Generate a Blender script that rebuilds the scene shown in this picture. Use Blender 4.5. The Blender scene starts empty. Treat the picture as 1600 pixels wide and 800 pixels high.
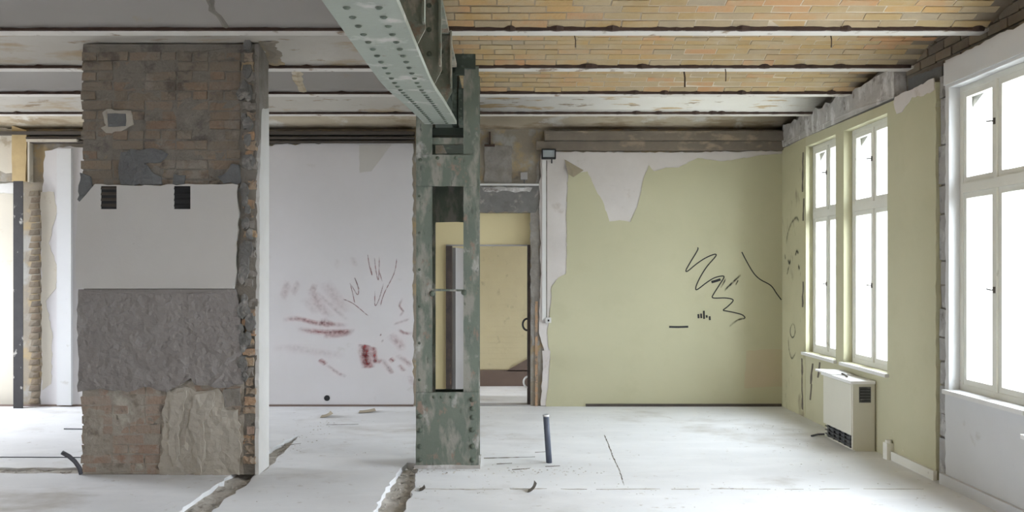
import bpy, bmesh, math, random
from mathutils import Vector, Matrix, noise
from mathutils.geometry import delaunay_2d_cdt

sc = bpy.context.scene
col = sc.collection
# ------------------------------------------------------------------ camera
F, CX, CY, EYE = 1400.0, 785.0, 425.0, 1.6        # photo pixels; eye height in metres
cam_d = bpy.data.cameras.new('camera')
cam = bpy.data.objects.new('camera', cam_d)
col.objects.link(cam)
cam.location = (0, 0, EYE)
cam.rotation_euler = (math.pi / 2, 0, 0)
cam_d.sensor_width = 36.0
cam_d.lens = F / 1600 * 36.0
cam_d.shift_x = (800 - CX) / 1600
cam_d.shift_y = (CY - 400) / 1600
cam_d.clip_start = 0.05
sc.camera = cam
# ------------------------------------------------------------------ sky, exposure
SKY = 29.0
w = bpy.data.worlds.new('overcast_sky')
sc.world = w
w.use_nodes = True
nt = w.node_tree
nt.nodes.clear()
wo = nt.nodes.new('ShaderNodeOutputWorld')
bg = nt.nodes.new('ShaderNodeBackground')
tc = nt.nodes.new('ShaderNodeTexCoord')
sp = nt.nodes.new('ShaderNodeSeparateXYZ')
rp = nt.nodes.new('ShaderNodeValToRGB')
nt.links.new(tc.outputs['Generated'], sp.inputs[0])
mr = nt.nodes.new('ShaderNodeMapRange')
mr.inputs[1].default_value = -0.5
mr.inputs[2].default_value = 0.5
nt.links.new(sp.outputs['Z'], mr.inputs[0])
nt.links.new(mr.outputs[0], rp.inputs[0])
rp.color_ramp.elements[0].position = 0.42
rp.color_ramp.elements[0].color = (0.27, 0.28, 0.285, 1)      # street and facades below the horizon
rp.color_ramp.elements[1].position = 0.56
rp.color_ramp.elements[1].color = (0.85, 0.91, 1.0, 1)        # overcast sky
nt.links.new(rp.outputs[0], bg.inputs[0])
bg.inputs[1].default_value = SKY
nt.links.new(bg.outputs[0], wo.inputs[0])
sc.view_settings.view_transform = 'Standard'
sc.view_settings.look = 'None'
sc.view_settings.exposure = 0.0
sc.view_settings.gamma = 1.0
sc.view_settings.use_curve_mapping = False
sc.cycles.max_bounces = 10
sc.cycles.diffuse_bounces = 7
sc.cycles.transparent_max_bounces = 12
sc.cycles.caustics_reflective = False
sc.cycles.caustics_refractive = False
sc.cycles.sample_clamp_indirect = 6.0

# ------------------------------------------------------------------ pixel -> place
def P(x, y, d):
    return Vector(((x - CX) * d / F, d, EYE - (y - CY) * d / F))
def PF(x, y):                                       # on the floor
    return P(x, y, EYE * F / (y - CY))
YB = 10.67                                          # plaster face of the back wall
XR = 3.33                                           # plaster face of the window wall
ZB = 3.30                                           # underside of the ceiling beams
def PB(x, y, d=YB):
    v = P(x, y, d)
    return (v.x, v.z)
def PR(x, y):                                       # (Y, Z) on the window wall
    d = XR * F / (x - CX)
    return (d, EYE - (y - CY) * d / F)

# ------------------------------------------------------------------ mesh helpers
WL = {}                                             # world origin of each object
def link(o, parent=None, loc=(0, 0, 0)):
    col.objects.link(o)
    loc = Vector(loc)
    WL[o.name] = loc
    if parent is not None:
        o.parent = parent
        o.location = loc - WL[parent.name]
    else:
        o.location = loc
    return o
def tag(o, label=None, cat=None, group=None, kind=None):
    if label: o['label'] = label
    if cat: o['category'] = cat
    if group: o['group'] = group
    if kind: o['kind'] = kind
    return o
def thing(name, loc, label, cat, group=None, kind=None):
    o = bpy.data.objects.new(name, None)
    o.empty_display_size = 0.1
    link(o, None, loc)
    return tag(o, label, cat, group, kind)
class MB:
    def __init__(self): self.v, self.f = [], []
    def add(self, vs, fs):
        n = len(self.v)
        self.v += [Vector(p) for p in vs]
        self.f += [tuple(i + n for i in f) for f in fs]
        return self
    def box(self, x0, x1, y0, y1, z0, z1, jit=0, rnd=random):
        vs = [(x, y, z) for x in (x0, x1) for y in (y0, y1) for z in (z0, z1)]
        if jit: vs = [tuple(c + rnd.uniform(-jit, jit) for c in p) for p in vs]
        return self.add(vs, [(0, 1, 3, 2), (4, 6, 7, 5), (0, 4, 5, 1), (2, 3, 7, 6), (0, 2, 6, 4), (1, 5, 7, 3)])
    def tube(self, pts, r, n=8, cap=True):
        pts = [Vector(p) for p in pts]
        rs = r if isinstance(r, (list, tuple)) else [r] * len(pts)
        base = len(self.v)
        up = None
        for i, p in enumerate(pts):
            t = (pts[min(i + 1, len(pts) - 1)] - pts[max(i - 1, 0)]).normalized()
            if up is None:
                a = Vector((0, 0, 1)) if abs(t.z) < .9 else Vector((1, 0, 0))
            else:
                a = up
            s = t.cross(a).normalized()
            up = s.cross(t).normalized()
            for k in range(n):
                an = 2 * math.pi * k / n
                self.v.append(p + (s * math.cos(an) + up * math.sin(an)) * rs[i])
        for i in range(len(pts) - 1):
            for k in range(n):
                a, b = base + i * n + k, base + i * n + (k + 1) % n
                self.f.append((a, b, b + n, a + n))
        if cap:
            self.f.append(tuple(base + k for k in range(n))[::-1])
            self.f.append(tuple(base + (len(pts) - 1) * n + k for k in range(n)))
        return self
    def build(self, name, mat, parent=None, smooth=False, label=None, origin=None):
        vs = self.v
        lo = Vector([min(p[i] for p in vs) for i in range(3)])
        hi = Vector([max(p[i] for p in vs) for i in range(3)])
        c = (lo + hi) / 2
        if parent is None: c.z = lo.z
        if origin is not None: c = Vector(origin)
        me = bpy.data.meshes.new(name)
        me.from_pydata([p - c for p in vs], [], self.f)
        bm = bmesh.new(); bm.from_mesh(me)
        bmesh.ops.recalc_face_normals(bm, faces=bm.faces)
        bm.to_mesh(me); bm.free()
        if smooth:
            for p in me.polygons: p.use_smooth = True
        me.materials.append(mat)
        o = bpy.data.objects.new(name, me)
        link(o, parent, c)
        if label: o['label'] = label
        return o
def inside(p, poly):
    x, y = p
    r = False
    j = len(poly) - 1
    for i in range(len(poly)):
        xi, yi = poly[i]; xj, yj = poly[j]
        if (yi > y) != (yj > y) and x < (xj - xi) * (y - yi) / (yj - yi) + xi: r = not r
        j = i
    return r
def jag(pts, amp=0.012, step=0.05, seed=0, keep=()):
    """break up the edges of an outline; edges listed in keep stay straight"""
    rn = random.Random(seed)
    out = []
    for i, a in enumerate(pts):
        b = pts[(i + 1) % len(pts)]
        out.append((a[0], a[1]))
        if i in keep: continue
        dx, dy = b[0] - a[0], b[1] - a[1]
        L = math.hypot(dx, dy)
        n = int(L / step)
        for k in range(1, n):
            t = (k + rn.uniform(-.3, .3)) / n
            o = rn.uniform(-amp, amp)
            out.append((a[0] + dx * t - dy / L * o, a[1] + dy * t + dx / L * o))
    return out
def plane_map(axis, at):
    if axis == 'Y': return lambda u, v, t: (u, at + t, v)
    if axis == 'X': return lambda u, v, t: (at + t, u, v)
    return lambda u, v, t: (u, v, at - t)
def panel(mb, outline, axis, at, depth, holes=(), grid=0, rough=0, nscale=6.0, seed=0, back=True):
    """a slab of any outline: front at 'at', 'depth' thick behind it; grid + rough give an uneven face"""
    m = plane_map(axis, at)
    vs, es = [], []
    loops = [outline] + list(holes)
    for lp in loops:
        n0 = len(vs)
        vs += [Vector(p) for p in lp]
        es += [(n0 + i, n0 + (i + 1) % len(lp)) for i in range(len(lp))]
    if grid:
        rn = random.Random(seed + 5)
        us = [p[0] for p in outline]; vz = [p[1] for p in outline]
        nu = int((max(us) - min(us)) / grid); nv = int((max(vz) - min(vz)) / grid)
        for i in range(1, nu):
            for j in range(1, nv):
                p = (min(us) + (i + rn.uniform(-.35, .35)) * grid, min(vz) + (j + rn.uniform(-.35, .35)) * grid)
                if inside(p, outline) and not any(inside(p, h) for h in holes): vs.append(Vector(p))
    ov, oe, of, a, b, c = delaunay_2d_cdt(vs, es, [], 0, 1e-6)
    tris = []
    for f in of:
        cx = sum(ov[i][0] for i in f) / len(f); cy = sum(ov[i][1] for i in f) / len(f)
        if inside((cx, cy), outline) and not any(inside((cx, cy), h) for h in holes): tris.append(tuple(f))
    def disp(p):
        if not rough: return 0.0
        q = Vector((p[0] * nscale + seed * 3.1, p[1] * nscale, seed * 1.7))
        return rough * (noise.noise(q) + .6 * noise.noise(q * 2.3) + .4 * noise.noise(q * 5.1))
    n = len(ov)
    V = [m(p[0], p[1], disp(p)) for p in ov]
    Fc = list(tris)
    if depth:
        V += [m(p[0], p[1], depth) for p in ov]
        if back: Fc += [tuple(i + n for i in reversed(f)) for f in tris]
        cnt = {}
        for f in tris:
            for i in range(len(f)):
                e = (f[i], f[(i + 1) % len(f)])
                k = tuple(sorted(e))
                cnt.setdefault(k, []).append(e)
        for k, e in cnt.items():
            if len(e) == 1:
                p, q = e[0]
                Fc.append((p, q, q + n, p + n))
    return mb.add(V, Fc)
def rect(u0, u1, v0, v1): return [(u0, v0), (u1, v0), (u1, v1), (u0, v1)]
def share(src, name, parent, loc, rot=None, scale=None, mat=None):
    o = bpy.data.objects.new(name, src)
    link(o, parent, loc)
    if rot: o.rotation_euler = rot
    if scale: o.scale = scale
    return o

# ------------------------------------------------------------------ materials
def mat(name, c1, c2=None, scale=3.0, rough=0.9, bump=0.0, bscale=40.0, patches=(), metal=0.0, stretch=(1, 1, 1), rnd=None, spec=0.3):
    """noise blend of two colours, stain patches on top: (colour, noise scale, threshold, softness, offset, stretch)"""
    m = bpy.data.materials.new(name)
    m.use_nodes = True
    t = m.node_tree
    b = t.nodes['Principled BSDF']
    b.inputs['Roughness'].default_value = rough
    b.inputs['Metallic'].default_value = metal
    b.inputs['Specular IOR Level'].default_value = spec
    geo = t.nodes.new('ShaderNodeNewGeometry')
    def coords(off, st):
        mp = t.nodes.new('ShaderNodeMapping')
        mp.inputs['Location'].default_value = (off * 7.3, off * 3.7, off * 5.1)
        mp.inputs['Scale'].default_value = st
        t.links.new(geo.outputs['Position'], mp.inputs['Vector'])
        return mp.outputs[0]
    def nz(sc_, off, st, det=6.0, rg=.6):
        n = t.nodes.new('ShaderNodeTexNoise')
        n.inputs['Scale'].default_value = sc_
        n.inputs['Detail'].default_value = det
        n.inputs['Roughness'].default_value = rg
        t.links.new(coords(off, st), n.inputs['Vector'])
        return n.outputs['Fac']
    def mix(fac, a, bcol):
        x = t.nodes.new('ShaderNodeMix'); x.data_type = 'RGBA'
        t.links.new(fac, x.inputs[0])
        if isinstance(a, tuple): x.inputs[6].default_value = (*a, 1)
        else: t.links.new(a, x.inputs[6])
        if isinstance(bcol, tuple): x.inputs[7].default_value = (*bcol, 1)
        else: t.links.new(bcol, x.inputs[7])
        return x.outputs[2]
    def thr(fac, th, soft):
        r = t.nodes.new('ShaderNodeMapRange')
        r.inputs[1].default_value = th - soft; r.inputs[2].default_value = th + soft
        t.links.new(fac, r.inputs[0])
        return r.outputs[0]
    if rnd:                                          # colours picked per object
        oi = t.nodes.new('ShaderNodeObjectInfo')
        cr = t.nodes.new('ShaderNodeValToRGB')
        cr.color_ramp.interpolation = 'LINEAR'
        while len(cr.color_ramp.elements) < len(rnd): cr.color_ramp.elements.new(.5)
        for i, c in enumerate(rnd):
            cr.color_ramp.elements[i].position = i / (len(rnd) - 1)
            cr.color_ramp.elements[i].color = (*c, 1)
        t.links.new(oi.outputs['Random'], cr.inputs[0])
        cur = cr.outputs[0]
        if c2: cur = mix(thr(nz(scale, .3, stretch), .56, .14), cur, c2)
    else:
        cur = mix(thr(nz(scale, 0, stretch), .5, .22), c1, c2 or c1)
    for (pc, ps, th, so, off, st) in patches:
        cur = mix(thr(nz(ps, off, st), th, so), cur, pc)
    t.links.new(cur, b.inputs['Base Color'])
    if bump:
        bp = t.nodes.new('ShaderNodeBump')
        bp.inputs['Strength'].default_value = bump
        bp.inputs['Distance'].default_value = 0.012
        t.links.new(nz(bscale, 2.2, (1, 1, 1), 5, .65), bp.inputs['Height'])
        t.links.new(bp.outputs[0], b.inputs['Normal'])
    return m
I3 = (1, 1, 1)
M = {}
M['floor'] = mat('dusty_screed', (.735, .74, .75), (.65, .65, .655), 1.3, .5, .10, 18, [((.46, .435, .40), .9, .63, .08, 1.2, I3), ((.47, .44, .40), 14, .68, .05, 2.5, I3), ((.76, .76, .765), 2.2, .58, .1, 4.1, (.5, 1.2, 1))])
M['rubble'] = mat('rubble', (.56, .53, .485), (.40, .37, .325), 14, .95, .5, 60, [((.20, .175, .15), 9, .62, .05, 1.1, I3)])
M['white'] = mat('white_wall_paint', (.615, .595, .60), (.565, .545, .54), 1.1, .9, .08, 30, [((.45, .42, .38), 2.3, .72, .06, 3.3, I3), ((.40, .37, .33), 22, .76, .03, 1.7, I3)])
M['whitebay'] = mat('white_bay_paint', (.62, .62, .62), (.57, .57, .57), 1.4, .9, .06, 30, [((.46, .44, .41), 5, .72, .06, 3.3, I3)])
M['green'] = mat('green_wall_paint', (.50, .475, .325), (.455, .435, .295), .9, .85, .05, 25, [((.455, .43, .29), 2.6, .64, .10, 4.4, I3), ((.56, .535, .43), 17, .75, .03, 1.7, I3)])
M['greendirt'] = mat('stained_green_paint', (.50, .475, .31), (.43, .40, .26), 1.6, .85, .08, 25, [((.27, .235, .16), 3.2, .64, .05, 4.4, (1, 1, .5)), ((.18, .155, .12), 9, .70, .04, 6.1, (1, 2, .4))])
M['pink'] = mat('pinkish_wall_patch', (.50, .42, .30), (.46, .41, .27), 2.2, .9, .05, 25)
M['plaster'] = mat('bare_white_plaster', (.64, .60, .575), (.56, .52, .49), 2.6, .95, .15, 30, [((.46, .40, .35), 4, .68, .06, 2.3, I3)])
M['brownwall'] = mat('raw_brown_wall', (.295, .25, .19), (.225, .20, .165), 3.5, .95, .5, 25, [((.36, .275, .16), 4.5, .56, .06, 1.4, I3), ((.33, .315, .285), 3.1, .58, .05, 5.4, I3)])
M['greymortar'] = mat('grey_mortar', (.20, .195, .185), (.14, .135, .125), 6, .95, .6, 35, [((.29, .275, .25), 7, .6, .05, 3.4, I3)])
M['roughgrey'] = mat('rough_grey_plaster', (.30, .28, .255), (.20, .18, .155), 9, .95, .7, 45)
M['cream'] = mat('cream_plaster', (.55, .51, .43), (.50, .46, .39), 2, .9, .1, 25, [((.38, .32, .24), 5, .66, .05, 1.2, I3)])
M['ochre'] = mat('ochre_board', (.50, .38, .20), (.40, .30, .16), 6, .85, .15, 25, [((.2, .15, .1), 8, .72, .03, 1.2, I3)])
M['yellow'] = mat('yellow_paint', (.66, .575, .345), (.62, .535, .315), 2, .85, .1, 30)
M['yellowbrick'] = mat('yellow_painted_brick', (.66, .60, .40), (.61, .55, .36), 2.5, .85, .12, 30, [((.52, .47, .31), 9, .66, .05, 2.1, I3)])
M['brownbase'] = mat('brown_gloss_paint', (.19, .14, .115), (.16, .12, .10), 4, .6, .1, 20)
M['darkwood'] = mat('dark_frame', (.075, .055, .045), (.04, .032, .03), 9, .7, .2, 40, [((.25, .15, .08), 12, .7, .04, 1.9, (4, 4, .5))])
M['doorgrey'] = mat('grey_door_paint', (.35, .335, .325), (.31, .295, .285), 3, .7, .05, 20)
M['ceilplaster'] = mat('grey_ceiling_plaster', (.31, .288, .265), (.285, .262, .24), 1.2, .95, .08, 20, [((.30, .25, .19), 2.0, .70, .05, 2.7, I3)])
M['ceilpeel'] = mat('peeling_ceiling_plaster', (.48, .455, .405), (.42, .385, .33), 1.6, .95, .2, 25, [((.37, .29, .19), 1.7, .575, .05, 2.7, (.6, 2, 1)), ((.27, .21, .145), 5, .645, .04, 5.5, (.7, 2, 1))])
M['ceilbrown'] = mat('stained_ceiling_plaster', (.52, .45, .34), (.43, .365, .265), 2.6, .95, .2, 25, [((.32, .25, .165), 3.3, .57, .06, 2.7, (.6, 2, 1)), ((.62, .59, .53), 2.1, .60, .04, 5.5, I3)])
M['ceilwhite'] = mat('whitewashed_vault', (.70, .68, .63), (.64, .61, .54), 2.2, .95, .35, 22, [((.48, .36, .21), 4.4, .60, .03, 2.7, (.5, 3.2, 1)), ((.33, .265, .19), 7, .645, .025, 6.5, (.6, 2, 1))])
M['vaultmortar'] = mat('vault_mortar', (.56, .48, .36), (.47, .39, .28), 5, .95, .3, 40)
M['vaultbrick'] = mat('vault_brick', (.5, .4, .2), (.41, .325, .205), 5, .93, .35, 45, rnd=[(.37, .27, .14), (.40, .275, .12), (.385, .295, .165), (.46, .25, .12), (.41, .31, .165), (.36, .285, .185), (.46, .295, .125), (.375, .265, .125), (.34, .285, .205)], stretch=(1, 1, 1))
M['oldbrick'] = mat('weathered_brick', (.2, .16, .12), (.215, .19, .155), 7, .96, .8, 34, [((.125, .105, .085), 6, .62, .05, 4.2, I3), ((.25, .225, .19), 4, .61, .05, 7.7, I3)], rnd=[(.235, .175, .125), (.205, .17, .13), (.25, .18, .125), (.19, .16, .125), (.24, .195, .15), (.22, .155, .11), (.25, .20, .145)])
M['lowmortar'] = mat('beige_mortar', (.37, .335, .285), (.31, .275, .23), 8, .96, .7, 34, [((.22, .19, .16), 7, .62, .05, 4.2, I3), ((.45, .42, .365), 5, .60, .05, 1.9, I3)])
M['lowbrick'] = mat('dusty_red_brick', (.2, .16, .12), (.34, .295, .245), 9, .96, .8, 34, [((.40, .365, .315), 6, .585, .06, 8.2, I3), ((.19, .165, .145), 8, .64, .04, 4.2, I3)], rnd=[(.33, .235, .18), (.345, .265, .215), (.315, .21, .16), (.36, .29, .24), (.335, .24, .185)])
M['orangebrick'] = mat('broken_orange_brick', (.2, .16, .12), (.31, .265, .21), 14, .96, .7, 60, [((.19, .165, .14), 9, .58, .04, 4.2, I3)], rnd=[(.46, .32, .19), (.36, .27, .19), (.44, .265, .15), (.33, .27, .21), (.45, .34, .21)])
M['darkbrick'] = mat('sooty_brick', (.2, .16, .12), (.20, .17, .13), 6, .96, .6, 40, rnd=[(.17, .13, .095), (.21, .16, .11), (.14, .115, .09), (.24, .185, .125)])
M['mortar'] = mat('old_mortar', (.225, .205, .175), (.185, .165, .14), 9, .97, .8, 34, [((.13, .115, .10), 5, .62, .05, 1.2, I3)])
M['pillarwhite'] = mat('pillar_white_paint', (.60, .585, .56), (.56, .54, .515), 1.6, .9, .12, 25, [((.42, .39, .35), 16, .74, .03, 2.2, I3)])
M['render'] = mat('grey_cement_render', (.275, .255, .245), (.235, .215, .205), 5, .92, .55, 30, [((.33, .305, .285), 18, .66, .06, 2.2, (1.8, 1, .8))])
M['creampatch'] = mat('cream_plaster_patch', (.46, .425, .365), (.38, .35, .30), 6, .95, .4, 30, [((.30, .26, .20), 9, .68, .05, 1.2, (2, 2, .6))])
M['sidewhite'] = mat('pillar_side_plaster', (.66, .65, .63), (.60, .585, .56), 3, .92, .2, 30)
M['steelgreen'] = mat('peeling_green_paint', (.165, .19, .155), (.125, .148, .122), 4, .62, .25, 40, [((.27, .265, .23), 7.5, .54, .06, 1.2, (1.3, 1, .45)), ((.25, .19, .15), 11, .645, .03, 3.2, (1, 1, .6)), ((.43, .42, .39), 4.6, .625, .05, 6.6, (1.2, 1, .8)), ((.10, .115, .095), 16, .655, .03, 9.1, (2, 1, .5))])
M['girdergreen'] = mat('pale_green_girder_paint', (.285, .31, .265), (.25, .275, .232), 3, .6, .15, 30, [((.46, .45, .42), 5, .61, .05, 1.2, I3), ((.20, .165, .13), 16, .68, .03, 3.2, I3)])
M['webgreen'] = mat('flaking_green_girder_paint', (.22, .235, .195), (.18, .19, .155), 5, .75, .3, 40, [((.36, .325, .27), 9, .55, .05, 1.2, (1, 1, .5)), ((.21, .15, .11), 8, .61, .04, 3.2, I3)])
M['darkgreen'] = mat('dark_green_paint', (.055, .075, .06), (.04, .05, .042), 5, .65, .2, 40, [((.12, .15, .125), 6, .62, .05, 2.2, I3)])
M['rivet'] = mat('painted_rivet', (.12, .15, .115), (.075, .085, .065), 20, .6, .2, 60)
M['flange'] = mat('whitewashed_beam_steel', (.66, .635, .59), (.58, .55, .50), 4, .85, .15, 40, [((.28, .21, .15), 4, .63, .04, 2.2, (1.5, 1, 1))])
M['rust'] = mat('rust', (.075, .045, .032), (.045, .03, .024), 12, .9, .4, 60)
M['wallbeam'] = mat('sooty_wall_beam', (.215, .18, .14), (.16, .135, .11), 4, .85, .3, 30, [((.31, .25, .185), 6, .59, .05, 2.2, (.5, 1, 1))])
M['rail'] = mat('dark_rail', (.10, .085, .07), (.065, .055, .047), 5, .8, .2, 40)
M['concrete'] = mat('raw_concrete', (.47, .45, .43), (.36, .34, .32), 4, .95, .45, 30, [((.62, .61, .60), 6, .57, .05, 2.2, (1, 1.3, .7)), ((.20, .18, .16), 7, .63, .05, 5.2, I3)])
M['blockgrey'] = mat('exposed_block', (.36, .35, .335), (.27, .26, .25), 6, .95, .4, 30, [((.46, .45, .43), 5, .6, .05, 2.2, I3), ((.17, .16, .15), 8, .62, .05, 5.2, I3)])
M['patchgrey'] = mat('grey_wall_patch', (.52, .50, .47), (.48, .46, .425), 3, .9, .1, 30)
M['blackpost'] = mat('black_post_paint', (.04, .036, .036), (.028, .026, .026), 7, .6, .2, 40, [((.35, .33, .30), 12, .66, .03, 1.4, (1, 1, .6))])
M['leafgrey'] = mat('door_leaf_paint', (.235, .225, .22), (.205, .195, .19), 3, .7, .05, 20)
M['sash'] = mat('old_window_paint', (.74, .73, .665), (.68, .67, .60), 4, .55, .05, 30, [((.42, .39, .33), 14, .71, .04, 1.2, I3)])
M['reveal'] = mat('outer_reveal', (.52, .51, .50), (.46, .45, .44), 3, .9, .1, 20)
M['sill'] = mat('sill_paint', (.70, .69, .67), (.62, .61, .58), 5, .6, .05, 30)
M['heater'] = mat('heater_enamel', (.62, .60, .51), (.585, .565, .475), 2, .45, .02, 20, [((.45, .42, .34), 11, .75, .03, 1.2, I3)])
M['heatertop'] = mat('heater_white_top', (.78, .77, .75), (.72, .71, .69), 3, .4, .02, 20)
M['black'] = mat('matt_black', (.028, .028, .03), (.02, .02, .02), 8, .6)
M['grille'] = mat('grille_grey', (.07, .072, .075), (.10, .10, .10), 22, .6, .2, 50, [((.22, .215, .20), 16, .63, .05, 2.1, I3)])
M['pvc'] = mat('white_plastic', (.66, .65, .63), (.60, .59, .57), 4, .5, .02, 20)
M['bluegrey'] = mat('blue_grey_pipe', (.075, .085, .115), (.10, .115, .15), 14, .5, .1, 40, [((.40, .40, .40), 9, .66, .04, 2.1, (1, 1, .4))])
M['cable'] = mat('grey_cable', (.10, .10, .115), (.08, .08, .09), 10, .55)
M['lampglass'] = mat('floodlight_glass', (.36, .40, .42), (.42, .46, .48), 4, .25, 0)
M['patchcement'] = mat('dark_cement_patch', (.16, .165, .165), (.13, .13, .13), 9, .95, .5, 45)
M['markblack'] = mat('black_marker_line', (.022, .022, .022), (.03, .03, .03), 9, .6)
M['paper'] = mat('torn_wallpaper', (.40, .345, .25), (.34, .295, .22), 6, .9, .1, 30)
M['crack'] = mat('dirt_in_crack', (.17, .145, .115), (.11, .095, .08), 16, .98)
def soft_mat(name, c):
    m = bpy.data.materials.new(name); m.use_nodes = True
    t = m.node_tree
    b = t.nodes['Principled BSDF']; b.inputs['Base Color'].default_value = (*c, 1); b.inputs['Roughness'].default_value = .9
    at = t.nodes.new('ShaderNodeAttribute'); at.attribute_name = 'cover'
    geo = t.nodes.new('ShaderNodeNewGeometry')
    nz = t.nodes.new('ShaderNodeTexNoise'); nz.inputs['Scale'].default_value = 24; nz.inputs['Detail'].default_value = 5
    t.links.new(geo.outputs['Position'], nz.inputs['Vector'])
    r = t.nodes.new('ShaderNodeMapRange'); r.inputs[1].default_value = .22; r.inputs[2].default_value = .66
    t.links.new(nz.outputs['Fac'], r.inputs[0])
    mu = t.nodes.new('ShaderNodeMath'); mu.operation = 'MULTIPLY'
    t.links.new(at.outputs['Fac'], mu.inputs[0]); t.links.new(r.outputs[0], mu.inputs[1])
    t.links.new(mu.outputs[0], b.inputs['Alpha'])
    return m
M['redsmear'] = soft_mat('red_chalk_smear', (.37, .085, .085))
M['redline'] = soft_mat('red_chalk_line', (.30, .12, .11))
M['blacksmear'] = soft_mat('thin_marker', (.03, .03, .03))
def glass_mat():
    m = bpy.data.materials.new('old_window_glass'); m.use_nodes = True
    t = m.node_tree; t.nodes.clear()
    o = t.nodes.new('ShaderNodeOutputMaterial')
    tr = t.nodes.new('ShaderNodeBsdfTransparent'); tr.inputs[0].default_value = (.93, .95, .95, 1)
    gl = t.nodes.new('ShaderNodeBsdfGlossy'); gl.inputs['Roughness'].default_value = .03
    lw = t.nodes.new('ShaderNodeLayerWeight'); lw.inputs['Blend'].default_value = .5
    pw = t.nodes.new('ShaderNodeMath'); pw.operation = 'POWER'; pw.inputs[1].default_value = 4.0
    t.links.new(lw.outputs['Facing'], pw.inputs[0])
    fr = t.nodes.new('ShaderNodeMath'); fr.operation = 'MULTIPLY_ADD'; fr.inputs[1].default_value = .4; fr.inputs[2].default_value = .03
    t.links.new(pw.outputs[0], fr.inputs[0])
    mx = t.nodes.new('ShaderNodeMixShader')
    t.links.new(fr.outputs[0], mx.inputs[0]); t.links.new(tr.outputs[0], mx.inputs[1]); t.links.new(gl.outputs[0], mx.inputs[2])
    t.links.new(mx.outputs[0], o.inputs[0])
    return m
M['glass'] = glass_mat()

# ------------------------------------------------------------------ flat marks drawn on a surface
def stroke(name, pts, width, material, parent, axis, at, cover=None, fade=.25):
    """a painted line: pts are (u, v) on the plane; soft strokes carry a 'cover' layer that fades at the rims"""
    m = plane_map(axis, at)
    pts = [Vector(p) for p in pts]
    # resample smoothly
    q = []
    for i in range(len(pts) - 1):
        p0, p1, p2, p3 = pts[max(i - 1, 0)], pts[i], pts[i + 1], pts[min(i + 2, len(pts) - 1)]
        for k in range(4):
            s = k / 4
            q.append(.5 * ((2 * p1) + (p2 - p0) * s + (2 * p0 - 5 * p1 + 4 * p2 - p3) * s * s + (3 * p1 - p0 - 3 * p2 + p3) * s ** 3))
    q.append(pts[-1])
    rows = (-1, 0, 1) if cover else (-1, 1)
    V, Fc, A = [], [], []
    for i, p in enumerate(q):
        t = (q[min(i + 1, len(q) - 1)] - q[max(i - 1, 0)])
        if t.length < 1e-6: t = Vector((1, 0))
        t.normalize()
        nrm = Vector((-t.y, t.x))
        s = i / (len(q) - 1)
        al = (cover or 1) * min(1, s / fade if fade else 1, (1 - s) / fade if fade else 1)
        for r in rows:
            pp = p + nrm * width * .5 * r
            V.append(m(pp.x, pp.y, 0)); A.append(al if r == 0 else 0)
    n = len(rows)
    for i in range(len(q) - 1):
        for k in range(n - 1):
            Fc.append((i * n + k, i * n + k + 1, (i + 1) * n + k + 1, (i + 1) * n + k))
    mb = MB().add(V, Fc)
    o = mb.build(name, material, parent)
    if cover:
        a = o.data.attributes.new('cover', 'FLOAT', 'POINT')
        for i, x in enumerate(A): a.data[i].value = x
    return o

# ================================================================== FLOOR
XL = -7.8; YF = -3.0
def strip(px_l, px_r):
    l = [tuple(PF(*p).xy) for p in px_l]; r = [tuple(PF(*p).xy) for p in px_r]
    return l + r[::-1]
tr1 = jag([(-2.17, 3.2), (-1.955, 3.2), (-1.945, 6.2), (-1.93, 7.12), (-1.92, 7.6), (-1.95, 8.2), (-1.99, 8.75), (-2.04, 8.6), (-2.10, 8.0), (-2.13, 7.25), (-2.16, 6.2)], .018, .09, 3)
tr2 = jag([(-.865, 3.2), (-.66, 3.2), (-.655, 6.0), (-.655, 6.6), (-.69, 7.1), (-.68, 7.5), (-.80, 7.52), (-.835, 7.2), (-.86, 6.5), (-.865, 6.0)], .014, .07, 4)
tr3 = jag([(-7.3, 7.16), (-3.36, 7.12), (-3.36, 7.32), (-7.3, 7.36)], .02, .12, 6)
mb = MB()
panel(mb, rect(XL, 3.36, YF, 12.9), 'Z', 0, .06, [tr1, tr2, tr3], back=False)
floor = tag(mb.build('floor', M['floor'], None, origin=(0, 0, 0)), 'pale dusty concrete screed floor with chased channels', kind='structure')
mb = MB(); panel(mb, rect(XL, 3.36, YF, 12.9), 'Z', -.062, .1, [], back=True)
tag(mb.build('floor_slab', M['rubble'], floor))
for k, (tr, dep, g) in enumerate(((tr1, .035, .05), (tr2, .045, .045), (tr3, .02, .06))):
    mb = MB(); panel(mb, [p for p in tr], 'Z', -dep, 0, grid=g, rough=.018, nscale=9, seed=k + 2)
    r = mb.build('rubble_bed', M['rubble'], floor); r['kind'] = 'stuff'; r['label'] = 'broken rubble in a floor channel'
rn = random.Random(11)
def chips(mb, pts, n, spread, smin, smax, z=0.0):
    for i in range(n):
        c = rn.choice(pts)
        x, y = c[0] + rn.gauss(0, spread), c[1] + rn.gauss(0, spread * 1.4)
        s = rn.uniform(smin, smax)
        a = rn.uniform(0, 6.28)
        vs = []
        for q in range(4):
            an = a + q * 1.57 + rn.uniform(-.4, .4)
            vs.append((x + math.cos(an) * s, y + math.sin(an) * s * .8, z))
        vs.append((x, y, z + s * rn.uniform(.3, .8)))
        mb.add(vs, [(3, 2, 1, 0), (0, 1, 4), (1, 2, 4), (2, 3, 4), (3, 0, 4)])
mb = MB(); chips(mb, [(-2.03, 5.9 + .1 * i) for i in range(34)], 190, .045, .006, .022, -.035)
chips(mb, [(-.76, 5.7 + .1 * i) for i in range(17)], 150, .05, .006, .026, -.045)
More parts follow.
